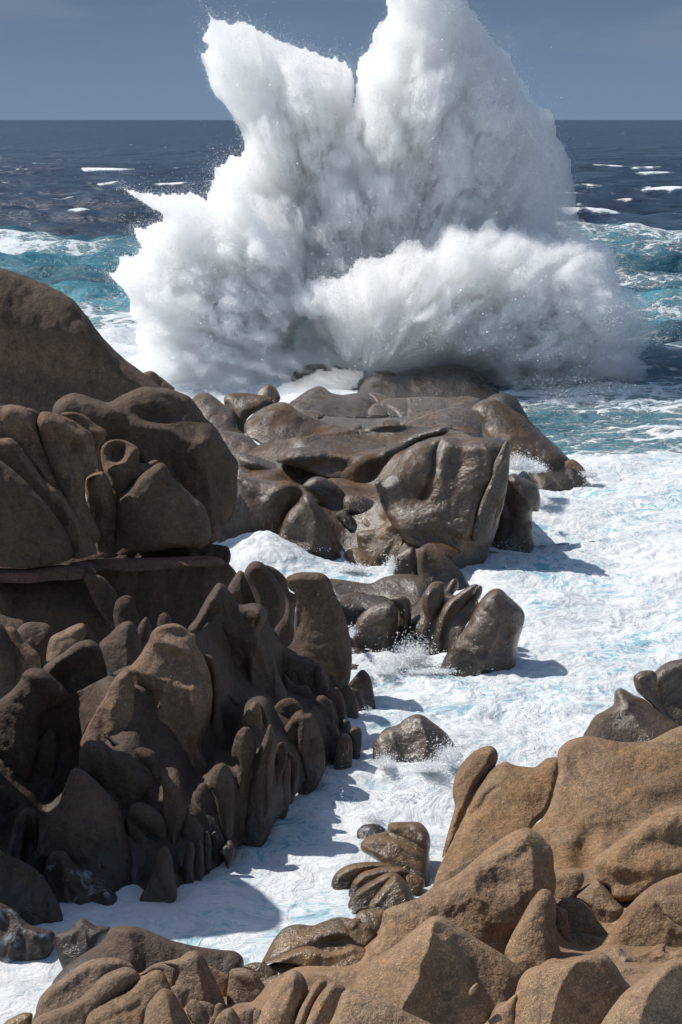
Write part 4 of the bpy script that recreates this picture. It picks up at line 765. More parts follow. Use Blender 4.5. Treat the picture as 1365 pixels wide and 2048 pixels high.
# ================================================================ sea
STEP = 1.7 * QUAL
ys = [2150.]
while ys[-1] > 241.6:
    ys.append(ys[-1] - (STEP if ys[-1] > 300 else max(.35, STEP * (ys[-1] - 236) / 64)))
ys = np.array(ys); Yr = Wn(ys); keep = Yr > 0; Yr = Yr[keep]; Yr = Yr[np.append(True, np.diff(Yr) > 0)]
Yr = np.concatenate([[-30, 0, 10, 16], Yr, [Yr[-1] * 1.5, 45000.]])
us = np.arange(-1010, 1011, 3.0 * QUAL) / F
us = np.concatenate([[-6, -2.5, -1, -.5], us, [.5, 1, 2.5, 6]])
YY, UU = np.meshgrid(Yr, us, indexing='ij'); XX = UU * np.maximum(YY, 14.)
nr, nc = YY.shape
PX = CX + F * UU; PYa = 1024 + F * np.tan(np.arctan2(CAM_Z, np.maximum(YY, 6)) - PITCH)
x = XX.ravel(); y = YY.ravel(); px_ = PX.ravel() * cp + CX * (1 - cp); py_ = PYa.ravel()
# precise x pixel of each sea point
dep = y * cp + CAM_Z * sp; px_ = CX + F * x / np.maximum(dep, 1)
P3 = np.stack([x, y, 0 * x], -1)
dY = np.gradient(Yr); dYv = np.repeat(dY, nc)
wr = np.random.default_rng(3)
z = np.zeros_like(x); dxs = np.zeros_like(x)
far = sstep(60, 105, y) * (1 - .0 * y)
for k in range(64):
    lam = 2.2 * (22 / 2.2) ** wr.random() if k < 48 else wr.uniform(24, 60)
    th = wr.normal(0, .55 if lam < 14 else .3); kx, ky = math.sin(th + .15), math.cos(th + .15)
    ph = wr.uniform(0, 6.28); amp = .0088 * lam ** .88 if lam < 24 else .10
    wt = sstep(1.2, 3.2, lam / np.maximum(dYv, .01))
    arg = 2 * math.pi / lam * (kx * x + ky * y) + ph + 1.2 * np.sin(x * .031 * kx + y * .013 + k)
    s = np.sin(arg); z += amp * wt * (s + .28 * np.cos(2 * arg + .4)) 
rms = .36
grp = .6 + .6 * fbm(P3 * np.array([.012, .02, 1]), 2)
zfar = z * (1.15 + .6 * grp)
# breaking swells rolling towards the rocks
def swell(Y0, wamp, xs, amp, wf, wb, xa=-1e3, xb=1e3):
    c = Y0 + wamp * np.sin(x / xs) + 5 * perlin(np.stack([x / 22, 0 * x + Y0, 0 * x], -1))
    d = y - c
    return amp * np.where(d < 0, np.exp(-(d / wf) ** 2), np.exp(-(d / wb) ** 2)) * sstep(xa - 8, xa + 8, x) * (1 - sstep(xb - 8, xb + 8, x)) * (.75 + .5 * perlin(np.stack([x / 30, 0 * x, 0 * x + Y0], -1))), d
s1, d1 = swell(171, 3, 26, 1.7, 5, 12)
s2, d2 = swell(126, 2, 18, 1.3, 4, 9, xb=-12)
s3, d3 = swell(118, 2, 15, 1.0, 4, 9, xa=18)
s4, d4 = swell(81, 1.5, 11, .55, 2.5, 6, xa=12)
s5, d5 = swell(143, 2, 15, .9, 4, 9, xa=18)
sw = s1 + s2 + s3 + s4 + s5
# churned near water
calm = sstep(24, 33, y)
wpn = P3 + .6 * np.stack([perlin(P3 * .8 + 61), perlin(P3 * .8 + 71), 0 * x], -1)
turb = -.12 + .30 * fbm(P3 * np.array([.33, .45, 1]) + 3, 3) + .075 * fbm(wpn * np.array([.8, 1.1, 1]), 3, .6, ridged=True) + .035 * fbm(wpn * np.array([2.6, 3.2, 1]) + 9, 3, .6, ridged=True)
near = 1 - far
Z = far * (zfar + sw) + near * turb * (.28 + .95 * calm) + near * .25 * np.clip(z, -.5, .8) * calm + near * sw * .3
surge = 1.0 * np.exp(-(((px_ - 530) / 95) ** 2 + ((y - 47.5) / 2.0) ** 2))
Z = Z + surge * (1 + .5 * turb)
Z[(y < 16)] = 0

# foam and shallow-water masks, laid out on the sea itself
def prof(t, keys):
    k = np.array(keys); return np.interp(t, k[:, 0], k[:, 1])
wv = fbm(P3 * np.array([.05, .09, 1]) + 2, 3)
pyw = py_ + (4 + .03 * np.clip(py_ - 480, 0, 900)) * wv * 1.6
fl = prof(pyw, [(480, 0), (494, .05), (500, .42), (512, .50), (524, .32), (560, .25), (588, .30), (600, .46), (640, .42), (680, .58), (715, .82), (760, .95), (3000, .97)])
fr = prof(pyw, [(470, 0), (486, .05), (490, .50), (502, .48), (520, .38), (545, .34), (575, .46), (600, .36), (625, .45), (650, .36), (700, .36), (735, .52), (765, .40), (782, .44), (790, .60), (804, .50), (830, .44), (880, .46), (899, .54), (908, .88), (960, .93), (3000, .97)])
tl = prof(pyw, [(484, 0), (500, .55), (530, .5), (560, .28), (585, .45), (600, .95), (660, .85), (700, .6), (760, .6), (3000, .7)])
tr = prof(pyw, [(480, 0), (492, .5), (530, .32), (590, .22), (608, .72), (640, .55), (680, .2), (780, .22), (800, .40), (860, .42), (895, .60), (3000, .8)])
mixx = sstep(500, 1000, px_)
foam = fl * (1 - mixx) + fr * mixx; turq = tl * (1 - mixx) + tr * mixx
# streaky patches stretched along the crests
pat = fbm(P3 * np.array([.045, .16, 1]) + 31, 4, .6)
foam = foam + .20 * pat * sstep(480, 520, py_) * (1 - sstep(860, 960, py_))
crest = (zfar - .80) / .55
wc = fbm(P3 * np.array([.020, .05, 1]) + 11, 3)
foam += (1 - sstep(478, 500, py_)) * (np.clip(crest, 0, 1) * .9 * sstep(-.15, .3, fbm(np.stack([x / 9, y / 30, 0 * x + 2], -1), 3)) + .55 * sstep(.22, .42, wc) * sstep(-.1, .5, crest)) * sstep(246, 300, py_ + 12)
for cx_, cy_, rx, ry, a in [(172, 355, 42, 3.0, .8), (85, 422, 48, 2.4, .7), (15, 344, 34, 2.6, .75), (205, 337, 22, 2, .6), (285, 347, 26, 1.8, .5), (235, 300, 30, 2, .5), (1190, 311, 22, 2, .6), (1248, 383, 14, 2.5, .7), (60, 487, 46, 3.5, .55), (440, 405, 30, 2.4, .4), (1330, 357, 20, 1.8, .5), (330, 498, 30, 3, .5), (20, 380, 30, 2, .4), (130, 393, 18, 1.6, .5), (250, 372, 20, 1.8, .45), (380, 335, 22, 1.6, .45), (100, 318, 16, 1.4, .5), (320, 318, 16, 1.3, .45), (60, 290, 14, 1.2, .5), (200, 270, 14, 1, .45), (420, 300, 18, 1.2, .4), (1160, 345, 16, 1.5, .4), (1300, 300, 20, 1.3, .45), (1340, 420, 24, 2, .4), (1225, 440, 18, 1.8, .4), (1180, 280, 14, 1, .4), (140, 455, 24, 2.2, .4), (230, 440, 20, 1.8, .35)]:
    ry *= .62
    foam += .9 * a * np.exp(-(((px_ - cx_) / rx) ** 2 + ((py_ - cy_ - 2.5 * np.sin(px_ / 17 + cy_) - 3 * perlin(np.stack([px_ / 26, 0 * px_ + cy_, 0 * px_], -1))) / ry) ** 2)) * (.55 + 1.1 * np.abs(perlin(np.stack([px_ / 11, py_ / 2.5, 0 * px_ + 3], -1))))
for q in range(150):
    cx_ = wr.uniform(-60, 1430); cy_ = 250 + 235 * wr.random() ** .8; sc_ = (cy_ - 236) / 240
    rx, ry, a = wr.uniform(3, 15) * (.35 + sc_), (.5 + 1.6 * sc_) * wr.uniform(.6, 1.2), wr.uniform(.35, .62)
    m_ = (np.abs(py_ - cy_) < 8 * ry + 3) & (np.abs(px_ - cx_) < 4 * rx)
    foam[m_] += a * np.exp(-(((px_[m_] - cx_) / rx) ** 2 + ((py_[m_] - cy_ - .25 * ry * np.sin(px_[m_] / 5.)) / ry) ** 2))
# swirl of open water in the shaded inlet
for cx_, cy_, rx, ry, a in [(620, 1722, 66, 11, .42), (505, 1806, 34, 6, .4), (700, 1775, 34, 7, .4)]:
    foam -= a * np.exp(-(((px_ - cx_) / rx) ** 2 + ((py_ - cy_) / ry) ** 2) ** 1.3)
inl = sstep(1500, 1580, py_) * (1 - sstep(1780, 1860, py_)) * (1 - sstep(800, 900, px_))
foam -= .36 * inl * sstep(-.02, .42, fbm(wpn * np.array([.55, 1.1, 1]) + 8, 4, .6))
opn = sstep(905, 960, py_) * (1 - inl); foam -= .55 * opn * sstep(.10, .48, fbm(wpn * np.array([.28, .5, 1]) + 18, 4, .6))
turq = np.clip(turq - .08 * inl, 0, 1)
foam = np.clip(foam, 0, 1); turq = np.clip(turq * .9 + .12 * wv, 0, 1)
idx = np.arange(nr * nc).reshape(nr, nc)
Fc = np.stack([idx[:-1, :-1], idx[:-1, 1:], idx[1:, 1:], idx[1:, :-1]], -1).reshape(-1, 4)

m, nt = new_mat('sea_water'); T = NT(nt)
P = T.n('ShaderNodeNewGeometry').outputs['Position']
fa = T.n('ShaderNodeAttribute', attribute_name='foam').outputs['Fac']; ta = T.n('ShaderNodeAttribute', attribute_name='turquoise').outputs['Fac']
sxp = T.n('ShaderNodeSeparateXYZ', {0: P}); yy = sxp.outputs[1]
wob = T.n('ShaderNodeTexNoise', {'Vector': P, 'Scale': .6, 'Detail': 2}).outputs['Color']
Pw = T.n('ShaderNodeVectorMath', {0: P, 1: T.n('ShaderNodeVectorMath', {0: wob, 1: (1.6, 1.6, 0)}, operation='MULTIPLY').outputs[0]}, operation='ADD').outputs[0]
mpA = T.n('ShaderNodeMapping', {'Vector': Pw}); mpA.inputs['Scale'].default_value = (.55, 1., 1)
v1 = T.n('ShaderNodeTexVoronoi', {'Vector': mpA.outputs[0], 'Scale': .9}, feature='DISTANCE_TO_EDGE').outputs['Distance']
v2 = T.n('ShaderNodeTexVoronoi', {'Vector': mpA.outputs[0], 'Scale': 2.7}, feature='DISTANCE_TO_EDGE').outputs['Distance']
lace = T.math('ADD', T.math('MULTIPLY', T.ramp(v1, .16, .0), .6), T.math('MULTIPLY', T.ramp(v2, .14, .0), .4))
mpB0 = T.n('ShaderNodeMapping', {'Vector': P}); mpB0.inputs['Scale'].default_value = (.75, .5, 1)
mpS = T.n('ShaderNodeMapping', {'Vector': P}); mpS.inputs['Scale'].default_value = (.22, .8, 1)
streak = T.noise(mpS.outputs[0], 1.3, 6, .66, .8)
fine = T.noise(mpA.outputs[0], 3.2, 5, .68, .6)
big = T.noise(mpB0.outputs[0], .33, 7, .7, .9)
streak = T.n('ShaderNodeMix', {0: T.ramp(yy, 65, 120), 2: streak, 3: big}).outputs[0]
tex = T.math('ADD', T.math('ADD', T.math('MULTIPLY', lace, .20), T.math('MULTIPLY', streak, .95)), T.math('MULTIPLY', fine, .45))   # about .25 .. 1.3
val = T.math('ADD', T.math('MULTIPLY', fa, 1.35), T.math('SUBTRACT', tex, 1.38))
fm = T.ramp(val, -.07, .16)
wp2 = T.n('ShaderNodeTexNoise', {'Vector': P, 'Scale': .28, 'Detail': 4}).outputs['Color']
Pq = T.n('ShaderNodeVectorMath', {0: P, 1: T.n('ShaderNodeVectorMath', {0: wp2, 1: (4.5, 3.5, 0)}, operation='MULTIPLY').outputs[0]}, operation='ADD').outputs[0]
def fil(vec, sc, det, w): return T.ramp(T.math('ABSOLUTE', T.math('SUBTRACT', T.noise(vec, sc, det, .62, .6), .5)), .0, w)
f1 = fil(Pq, .75, 6, .085); f2 = fil(Pq, 2.6, 4, .10)
patch = T.ramp(T.noise(Pq, .30, 5, .65), .40, .62)
aq = T.math('MULTIPLY', T.math('MULTIPLY', f1, f2), T.math('MULTIPLY_ADD', patch, .85, .22))
aqc = T.mix(patch, (.44, .54, .62), (.29, .53, .60))
white = T.mix(aq, (.77, .785, .80), aqc)
white = T.mix(T.math('MULTIPLY', T.ramp(T.noise(Pq, 7., 5, .8, .4), .50, .66), .42), white, (.42, .52, .61))
deep = T.mix(T.ramp(T.noise(mpB0.outputs[0], .12, 7, .68, .4), .38, .66), (.006, .016, .036), (.030, .056, .096))  # dark and pale tones in the colour stand in for shading on wave facets
shal = T.mix(T.ramp(ta, .0, 1.), (.022, .068, .098), (.045, .30, .37))
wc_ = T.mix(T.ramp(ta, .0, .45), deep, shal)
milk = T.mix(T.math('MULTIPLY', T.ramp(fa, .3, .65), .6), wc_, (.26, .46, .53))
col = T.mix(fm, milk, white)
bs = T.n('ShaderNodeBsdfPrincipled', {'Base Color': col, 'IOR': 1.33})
T.link(T.ramp(fm, 0, 1, .2, .8), bs.inputs['Roughness'])
T.link(T.ramp(fm, 0, 1, .5, .25), bs.inputs['Specular IOR Level'])
mpB = T.n('ShaderNodeMapping', {'Vector': P}); mpB.inputs['Scale'].default_value = (.7, 1.1, 1)
b1 = T.noise(mpB.outputs[0], .55, 8, .62, .3); b0 = T.noise(mpB.outputs[0], .09, 4, .6)
bw = T.math('ADD', T.math('MULTIPLY', b1, .9), T.math('MULTIPLY', T.math('MULTIPLY', b0, 9.), T.ramp(yy, 120, 700)))
bfm = T.math('MULTIPLY', T.noise(Pq, 1.3, 8, .7, .3), .22)
hh = T.math('ADD', T.math('MULTIPLY', bw, T.ramp(fm, 0, 1, 1., .12)), T.math('MULTIPLY', bfm, fm))
bp = T.n('ShaderNodeBump', {'Height': hh, 'Distance': 1., 'Strength': .85})
T.link(bp.outputs[0], bs.inputs['Normal'])
T.n('ShaderNodeOutputMaterial', {'Surface': bs.outputs[0]})
V = np.stack([x, y, Z], -1)
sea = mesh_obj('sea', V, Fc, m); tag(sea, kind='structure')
for nm, arr in (('foam', foam), ('turquoise', turq)):
    a = sea.data.attributes.new(nm, 'FLOAT', 'POINT'); a.data.foreach_set('value', arr.astype(np.float32))

scene.view_settings.view_transform = 'Standard'; scene.view_settings.look = 'None'
scene.view_settings.exposure = .03; scene.view_settings.gamma = 1
scene.cycles.use_denoising = True
scene.cycles.use_adaptive_sampling = True; scene.cycles.adaptive_threshold = .03
scene.cycles.max_bounces = 8; scene.cycles.diffuse_bounces = 3; scene.cycles.glossy_bounces = 3; scene.cycles.transmission_bounces = 2
scene.cycles.caustics_reflective = False; scene.cycles.caustics_refractive = False
# ================================================================ the exploding wave
ORG = np.array([720., 800.])
def spray_mat(name, base, trans, rough_bump=True):
    m, nt = new_mat(name); T = NT(nt)
    d = T.n('ShaderNodeBsdfDiffuse', {'Color': (*base, 1), 'Roughness': 1.})
    t = T.n('ShaderNodeBsdfTranslucent', {'Color': (*base, 1)})
    if rough_bump:
        P = T.n('ShaderNodeNewGeometry').outputs['Position']
        h = T.math('ADD', T.math('MULTIPLY', T.noise(P, 1.6, 6, .7, .3), .55), T.math('MULTIPLY', T.noise(P, 9., 3, .7), .10))
        b = T.n('ShaderNodeBump', {'Height': h, 'Distance': 1., 'Strength': .8}); T.link(b.outputs[0], d.inputs['Normal'])
    mx = T.n('ShaderNodeMixShader', {0: trans, 1: d.outputs[0], 2: t.outputs[0]})
    T.n('ShaderNodeOutputMaterial', {'Surface': mx.outputs[0]})
    return m
def vol_mat(name, dens, col=(1., 1., 1.), g=.0):
    m, nt = new_mat(name); T = NT(nt)
    v = T.n('ShaderNodeVolumePrincipled', {'Color': (*col, 1), 'Density': dens, 'Anisotropy': g})
    T.n('ShaderNodeOutputMaterial', {'Volume': v.outputs[0]}); return m
def jet_mat(name, dens, lo, hi):
    m, nt = new_mat(name); T = NT(nt)
    P = T.n('ShaderNodeNewGeometry').outputs['Position']; x = T.n('ShaderNodeSeparateXYZ', {0: P})
    dx = T.math('SUBTRACT', x.outputs[0], 1.0); dz = T.math('ADD', x.outputs[2], .5)
    an = T.math('ARCTAN2', dz, dx); r = T.math('SQRT', T.math('ADD', T.math('MULTIPLY', dx, dx), T.math('MULTIPLY', dz, dz)))
    v = T.n('ShaderNodeCombineXYZ', {0: T.math('MULTIPLY', an, 10.), 1: T.math('MULTIPLY', r, .42), 2: T.math('MULTIPLY', x.outputs[1], .8)})
    n = T.noise(v.outputs[0], 1.3, 4, .65, .3)
    v = T.n('ShaderNodeVolumePrincipled', {'Color': (1, 1, 1, 1), 'Density': T.ramp(n, lo, hi, .04 * dens, dens), 'Anisotropy': 0.})
    T.n('ShaderNodeOutputMaterial', {'Volume': v.outputs[0]}); return m
M['core'] = vol_mat('dense_white_spray', .95)
M['haze_shell'] = jet_mat('loose_outer_spray', 1.9, .40, .60)
M['foot'] = vol_mat('spray_mist_at_the_foot', .42)
M['mist'] = vol_mat('thin_drifting_mist', .28)
M['spray'] = spray_mat('flying_spray_droplets', (.95, .96, .97), .5, False)

def bilin(G, gx, gy):
    gx = np.clip(gx, 0, G.shape[1] - 1.001); gy = np.clip(gy, 0, G.shape[0] - 1.001)
    i = gx.astype(int); j = gy.astype(int); fx = gx - i; fy = gy - j
    return G[j, i] * (1-fx) * (1-fy) + G[j, i+1] * fx * (1-fy) + G[j+1, i] * (1-fx) * fy + G[j+1, i+1] * fx * fy

wave = bpy.data.objects.new('breaking_wave', None); COL.objects.link(wave)
wave.location = (1.5, 88, 0); tag(wave, 'huge white wave exploding upwards in a two-winged fan of spray behind the rocky point', 'wave')
TRI = []          # all droplets: position, normal, size
def plume(s, D, thick, n, core='core', feather=9, spike=26, inset=16, bill=1., dens_p=None, seed=0, haze=.12, lean=0., shell=10., ys=1.0, soft=None):
    raw = pts('full', s); poly = spline(raw, 6)
    dv = poly - ORG; r = np.linalg.norm(dv, axis=1); ang = np.arctan2(dv[:, 1], dv[:, 0])
    # jets: the rim breaks into radial fingers
    jn = perlin(np.stack([ang * 16, 0 * ang + seed, r / 180], -1)) * 12 + perlin(np.stack([ang * 42, 0 * ang + seed + 5, r / 90], -1)) * 9 + np.abs(perlin(np.stack([ang * 95, 0 * ang + seed + 9, r / 60], -1))) * 12
    poly = poly + dv / r[:, None] * (jn[:, None] * bill + (24 if core == 'core' and thick > 1 else 0))
    px = D / F
    x0, y0 = poly.min(0) - 6; x1, y1 = poly.max(0) + 6; gs = 3.
    gx, gy = np.meshgrid(np.arange(x0, x1, gs), np.arange(y0, y1, gs)); G = np.stack([gx.ravel(), gy.ravel()], -1)
    ins = inside(G, poly); phi = np.zeros(len(G)); B = poly[::2]
    phi[ins] = softdist(G[ins], B)
    dv = G - ORG; r = np.linalg.norm(dv, axis=1) + 1; ang = np.arctan2(dv[:, 1], dv[:, 0])
    mx = phi.max()
    dome = np.sqrt(np.maximum(mx * mx - (mx - phi) ** 2, 0)) / mx
    q = np.stack([ang * 5.5, r / 150., 0 * r + seed], -1); q2 = np.stack([G[:, 0] / 62, G[:, 1] / 62, 0 * r + seed], -1)
    wq = np.stack([perlin(q2 * 1.3 + 7), perlin(q2 * 1.3 + 19), 0 * r], -1)
    up = sstep(760, 250, G[:, 1])                # streaks aloft, billows below
    n1 = np.abs(perlin(q + wq * .35)) * 1.5; n2 = np.abs(perlin(q2 * 1. + wq * .5)); n3 = np.abs(perlin(q2 * 2.3 + wq)); n4 = np.abs(perlin(q2 * 5.1)); n5 = np.abs(perlin(q2 * 10.)) + .6 * np.abs(perlin(q2 * 19.))
    st = perlin(np.stack([ang * 46, r / 120., 0 * r + seed], -1))
    H = thick * dome + bill * (1.9 * n1 + (1.5 * n2 + .8 * n3) * (1 - .65 * up) + .5 * n4 + .34 * n5 + .5 * st * up) * np.minimum(1, phi / 22)
    H = H.reshape(gx.shape); PH = phi.reshape(gx.shape)
    Ym = D + lean * (y1 - gy) * px - H
    W3 = at(gx.ravel(), gy.ravel(), Ym.ravel()).reshape(*gx.shape, 3)
    dx_ = np.gradient(W3, axis=1); dy_ = np.gradient(W3, axis=0)
    N = np.cross(dx_, dy_); N /= np.linalg.norm(N, axis=2)[..., None] + 1e-9
    N *= np.where(N[..., 1:2] > 0, -1, 1)
    if core:
      for cmat, cin in ((('haze_shell', .4), ('core', 40.)) if core == 'core' and thick > 1 else ((core, .4),)):
        ci = PH > cin
        phc = np.clip(phi - cin, 0, None).reshape(gx.shape); rc = np.sqrt(np.clip(1 - np.exp(-phc / (9. if cin < 1 else 16.)), 0, 1))
        idx = np.full(gx.shape, -1); idx[ci] = np.arange(ci.sum())
        base_ = D + lean * (y1 - gy) * px
        Vf = at(gx[ci], gy[ci], (base_ - (H + (.9 if cin < 1 else 0)) * rc - .02)[ci]); Vb = at(gx[ci], gy[ci], (base_ + .02 + thick * .9 * dome.reshape(gx.shape) * rc)[ci])
        a, b, c, d = idx[:-1, :-1], idx[:-1, 1:], idx[1:, 1:], idx[1:, :-1]
        ok = (a >= 0) & (b >= 0) & (c >= 0) & (d >= 0)
        Q = np.stack([a[ok], b[ok], c[ok], d[ok]], -1); nV = len(Vf)
        E = np.concatenate([Q[:, [k, (k + 1) % 4]] for k in range(4)]); key = E.min(1).astype(np.int64) * nV + E.max(1)
        _, inv, cnt = np.unique(key, return_inverse=True, return_counts=True); E = E[cnt[inv] == 1]
        S = np.stack([E[:, 0], E[:, 1], E[:, 1] + nV, E[:, 0] + nV], -1)
        mesh_obj('foam_plume', np.concatenate([Vf, Vb]), np.concatenate([Q[:, ::-1], Q + nV, S]), M[cmat], wave)
    # droplets
    c = []; tot = 0
    while tot < n:
        p = np.stack([rng.uniform(x0, x1, n), rng.uniform(y0, y1, n)], -1)
        ph = bilin(PH, (p[:, 0] - x0) / gs, (p[:, 1] - y0) / gs); k = ph > .5
        if soft is not None: k &= rng.random(n) < soft(p[:, 0], p[:, 1], ph)
        c.append(p[k]); tot += k.sum()
        if len(c) > 60: break
    p = np.concatenate(c)[:n]; n = len(p)
    i, j = (p[:, 0] - x0) / gs, (p[:, 1] - y0) / gs
    ph = bilin(PH, i, j); h = bilin(H, i, j); nn = np.stack([bilin(N[..., k], i, j) for k in range(3)], -1)
    yb = D + lean * (y1 - p[:, 1]) * px
    edge = np.exp(-ph / 26.)
    dpt = rng.exponential(.22, n) - .30 + rng.normal(0, .10, n)
    Yp = yb - h + dpt + edge * rng.normal(0, .8, n)
    hz = rng.random(n) < haze; Yp[hz] -= rng.exponential(.9, hz.sum())
    dv = p - ORG; r = np.linalg.norm(dv, axis=1); ang = np.arctan2(dv[:, 1], dv[:, 0]); u = dv / r[:, None]
    sp_ = np.clip(perlin(np.stack([ang * 70, r / 300, 0 * r + seed], -1)) + .25, 0, 1) ** 2
    mv = rng.exponential(1, n) * (feather * (.3 + edge) + spike * sp_ * edge)
    p = p + u * mv[:, None] + rng.normal(0, 1.6 + 3 * edge[:, None], (n, 2)); p[:, 1] += .12 * mv * rng.random(n)
    pos = at(p[:, 0], p[:, 1], Yp)
    sz = np.exp(rng.normal(math.log(.017), .4, n)) * (1 - .5 * edge) * shell / 10
    nn = nn + rng.normal(0, .42, nn.shape); nn /= np.linalg.norm(nn, axis=1)[:, None]
    TRI.append((pos, nn, sz))

# left wing thrown high
plume("406,36 430,52 455,66 500,72 545,92 600,118 655,138 700,165 712,200 706,250 720,330 690,430 640,520 560,560 490,540 455,470 432,430 442,380 470,335 500,320 470,250 440,215 425,172 412,132 425,112 410,96 430,62",
      91.5, 2.6, 90000, seed=1, spike=26, bill=1.25)
# main peak
plume("752,-60 770,-90 860,-100 905,0 960,80 1010,150 1040,205 1070,260 1080,330 1095,430 1090,540 1000,620 860,680 720,690 620,650 575,570 560,500 592,440 622,380 640,330 668,285 700,245 712,205 716,150 742,118 745,92 772,52 762,10",
      90, 3.6, 130000, seed=2, spike=16, inset=24, soft=None)
# lower left burst
plume("268,398 300,404 350,408 400,404 440,420 470,380 520,400 590,460 620,560 630,640 612,700 596,750 540,782 470,796 400,800 345,780 312,742 300,700 308,670 285,640 278,600 240,556 262,538 300,520 296,494 288,474 318,462 345,450 310,428",
      87.0, 3.4, 120000, seed=3, spike=26, bill=1.2)
# centre and right billows
plume("575,640 600,600 640,575 680,580 720,545 770,540 800,505 850,512 890,470 935,480 960,462 985,474 1010,474 1042,488 1072,478 1110,494 1160,488 1198,508 1215,556 1222,600 1238,640 1225,690 1180,730 1110,752 1040,775 1000,760 955,735 905,722 860,735 800,750 740,756 690,742 676,705 664,670 628,660 600,640 588,600",
      84.0, 3.3, 140000, seed=4, spike=16, bill=1.1)
# a nearer, paler bank of billow over the black hump
plume("672,690 690,640 760,600 850,600 930,590 1010,620 1060,670 1060,730 1020,768 985,752 930,724 870,730 800,748 735,752 690,738",
      82.0, 1.6, 30000, seed=5, core='mist', spike=4, feather=8, shell=9, haze=.5)
# drifting veils: right side of the peak, rim of the right burst, mist at the foot
plume("880,-60 930,0 985,70 1040,150 1082,215 1100,222 1122,270 1142,340 1160,420 1180,500 1150,560 1000,560 950,400 900,200 860,20",
      90.5, 2.2, 60000, seed=6, core='mist', spike=10, feather=14, shell=8, haze=.6, soft=lambda x, y, p: np.clip(p / 40, .05, 1))
plume("1120,490 1200,500 1240,560 1290,620 1300,680 1260,740 1180,790 1080,800 1030,780 1100,720 1150,640",
      83.5, 2.0, 40000, seed=7, core='mist', spike=20, feather=16, shell=8, haze=.7, soft=lambda x, y, p: np.clip(p / 45, .04, .8))
plume("990,740 1060,735 1200,740 1270,770 1180,830 1080,840 1040,800", 76, 1.0, 6000, seed=8, core=None, spike=10, feather=16, shell=6, haze=.7, soft=lambda x, y, p: np.clip(p / 30, .03, .7))
plume("600,640 700,600 720,700 690,760 600,770 570,720", 85.5, 1.4, 5000, seed=9, core='foot', spike=6, feather=10, shell=7, haze=.6, soft=lambda x, y, p: np.clip(p / 40, .03, .6))
plume("540,790 560,772 620,748 700,735 730,750 720,772 690,790 640,800 600,815 560,830 545,815", 77.0, .5, 3000, seed=10, core='mist', spike=6, feather=8, shell=7, haze=.3)

plume("285,690 450,700 600,700 760,720 1000,690 1250,700 1300,760 1230,810 1060,835 1010,800 900,745 740,770 600,800 430,815 330,800 290,760", 83.5, 1.6, 12000, seed=13, core='foot', spike=8, feather=16, shell=7, haze=.6, soft=lambda x, y, p: np.clip(p / 40, .03, .6))

# ---------------------------------------------------------------- small splashes where water meets rock
def burst(cx, cy, D, w, h, n_, size=.013, up=1.):
    n = int(n_ * 2.2); a = rng.normal(0, .5, n); rr = rng.exponential(.24, n)
    x = cx + rng.normal(0, w * .35, n) + a * rr * h; y = cy - rr * h * up * np.cos(a) + rng.normal(0, 2.5, n)
    pos = at(x, y, D + rng.normal(0, .25, n)); nn = rng.normal(size=(n, 3)); nn /= np.linalg.norm(nn, axis=1)[:, None]
    TRI.append((pos, nn, np.exp(rng.normal(math.log(size * D / 40), .35, n))))
for b in [(1040, 935, 56, 30, 22, 3500), (1070, 940, 57, 24, 14, 1800), (785, 1140, 46.3, 8, 30, 1200), (700, 1140, 46.5, 40, 10, 2500), (545, 1100, 48, 120, 8, 3000),
          (800, 1335, 38.2, 40, 34, 3000), (830, 1320, 38.2, 30, 50, 2200), (770, 1345, 37.6, 30, 14, 1500), (705, 1270, 39.2, 5, 20, 400), (860, 1345, 37.8, 60, 12, 2500),
          (900, 1520, 31.6, 26, 40, 2600), (860, 1540, 31.3, 40, 22, 2400), (770, 1530, 31.6, 24, 26, 1200), (735, 1350, 37.5, 10, 16, 500), 
          (735, 1430, 35, 14, 14, 500), (745, 1640, 29.2, 30, 14, 900), (1180, 1480, 33.3, 10, 12, 300), (1180, 950, 60, 20, 10, 900), (1080, 1010, 52.5, 10, 22, 700)]:
    burst(*b)

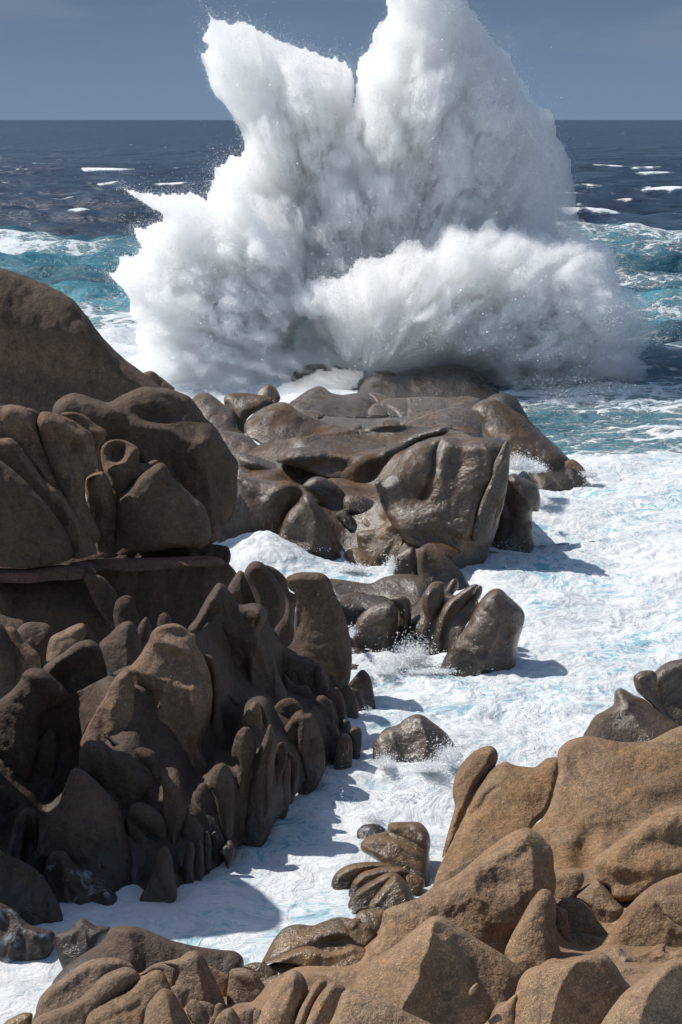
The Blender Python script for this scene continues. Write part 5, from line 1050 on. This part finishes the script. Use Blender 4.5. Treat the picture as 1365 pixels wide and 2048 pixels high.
# flecks thrown up all over the churning water near the rocks
yy_ = 1 / rng.uniform(1 / 62., 1 / 22., 260000); xx_ = rng.uniform(-.2, .2, 260000) * yy_
cl_ = perlin(np.stack([xx_ * .9, yy_ * 1.2, 0 * xx_], -1)) + .6 * perlin(np.stack([xx_ * 3.1, yy_ * 4., 0 * xx_ + 4], -1)); k = (cl_ > .28) & (yy_ > 30); xx_, yy_ = xx_[k], yy_[k]
nn = rng.normal(size=(len(xx_), 3)); nn[:, 2] = np.abs(nn[:, 2]) + .8; nn /= np.linalg.norm(nn, axis=1)[:, None]
TRI.append((np.stack([xx_, yy_, rng.exponential(.07, len(xx_)) + .02 + .25 * np.clip(cl_[k] - .3, 0, 1)], -1), nn, np.exp(rng.normal(math.log(.011), .4, len(xx_)))))
pos = np.concatenate([t[0] for t in TRI]); nn = np.concatenate([t[1] for t in TRI]); sz = np.concatenate([t[2] for t in TRI])
k = pos[:, 2] > -.05; pos, nn, sz = pos[k], nn[k], sz[k]
t1 = np.cross(nn, rng.normal(size=nn.shape)); t1 /= np.linalg.norm(t1, axis=1)[:, None]; t2 = np.cross(nn, t1)
V = np.empty((len(pos), 3, 3))
for q in range(3):
    a = q * 2.0944 + .3
    V[:, q] = pos + (t1 * math.cos(a) + t2 * math.sin(a)) * sz[:, None] * 1.25
# the droplets of the big wave travel with it; the small splashes are their own
nb = int(sum(len(t[0]) for t in TRI[:12])); nb = min(nb, len(pos))
isb = pos[:, 1] > 72
for nm, m_ in (('spray_droplets', isb), ('splash_droplets', ~isb)):
    Vm = V[m_].reshape(-1, 3); o = mesh_obj(nm, Vm, np.arange(len(Vm)).reshape(-1, 3), M['spray'], wave if nm == 'spray_droplets' else None, smooth=False)
    o['kind'] = 'stuff'
    if nm == 'splash_droplets': tag(o, 'fine white droplets thrown up where the swell hits the rocks', 'spray')

# turquoise face of the wave seen through the gap in the spray
m, nt = new_mat('wave_face_water'); T = NT(nt)
P = T.n('ShaderNodeNewGeometry').outputs['Position']
c = T.mix(T.ramp(T.noise(P, .8, 5, .6, .5), .4, .7), (.10, .30, .34), (.24, .48, .52))
c = T.mix(T.ramp(T.noise(P, 1.7, 6, .7, 1.), .56, .68), c, (.7, .8, .82))
bs = T.n('ShaderNodeBsdfPrincipled', {'Base Color': c, 'Roughness': .35})
b = T.n('ShaderNodeBump', {'Height': T.noise(P, 2., 5, .6), 'Distance': .3, 'Strength': .7}); T.link(b.outputs[0], bs.inputs['Normal'])
T.n('ShaderNodeOutputMaterial', {'Surface': bs.outputs[0]}); M['face'] = m
lobe('full', "540,800 548,700 580,650 640,620 720,640 760,700 770,800", 89.5, .3, (), 'face', name='wave_face', parent=wave, amp=1.5)

scene.cycles.volume_bounces = 13; scene.cycles.max_bounces = 14
scene.cycles.volume_step_rate = .8; scene.cycles.volume_max_steps = 256
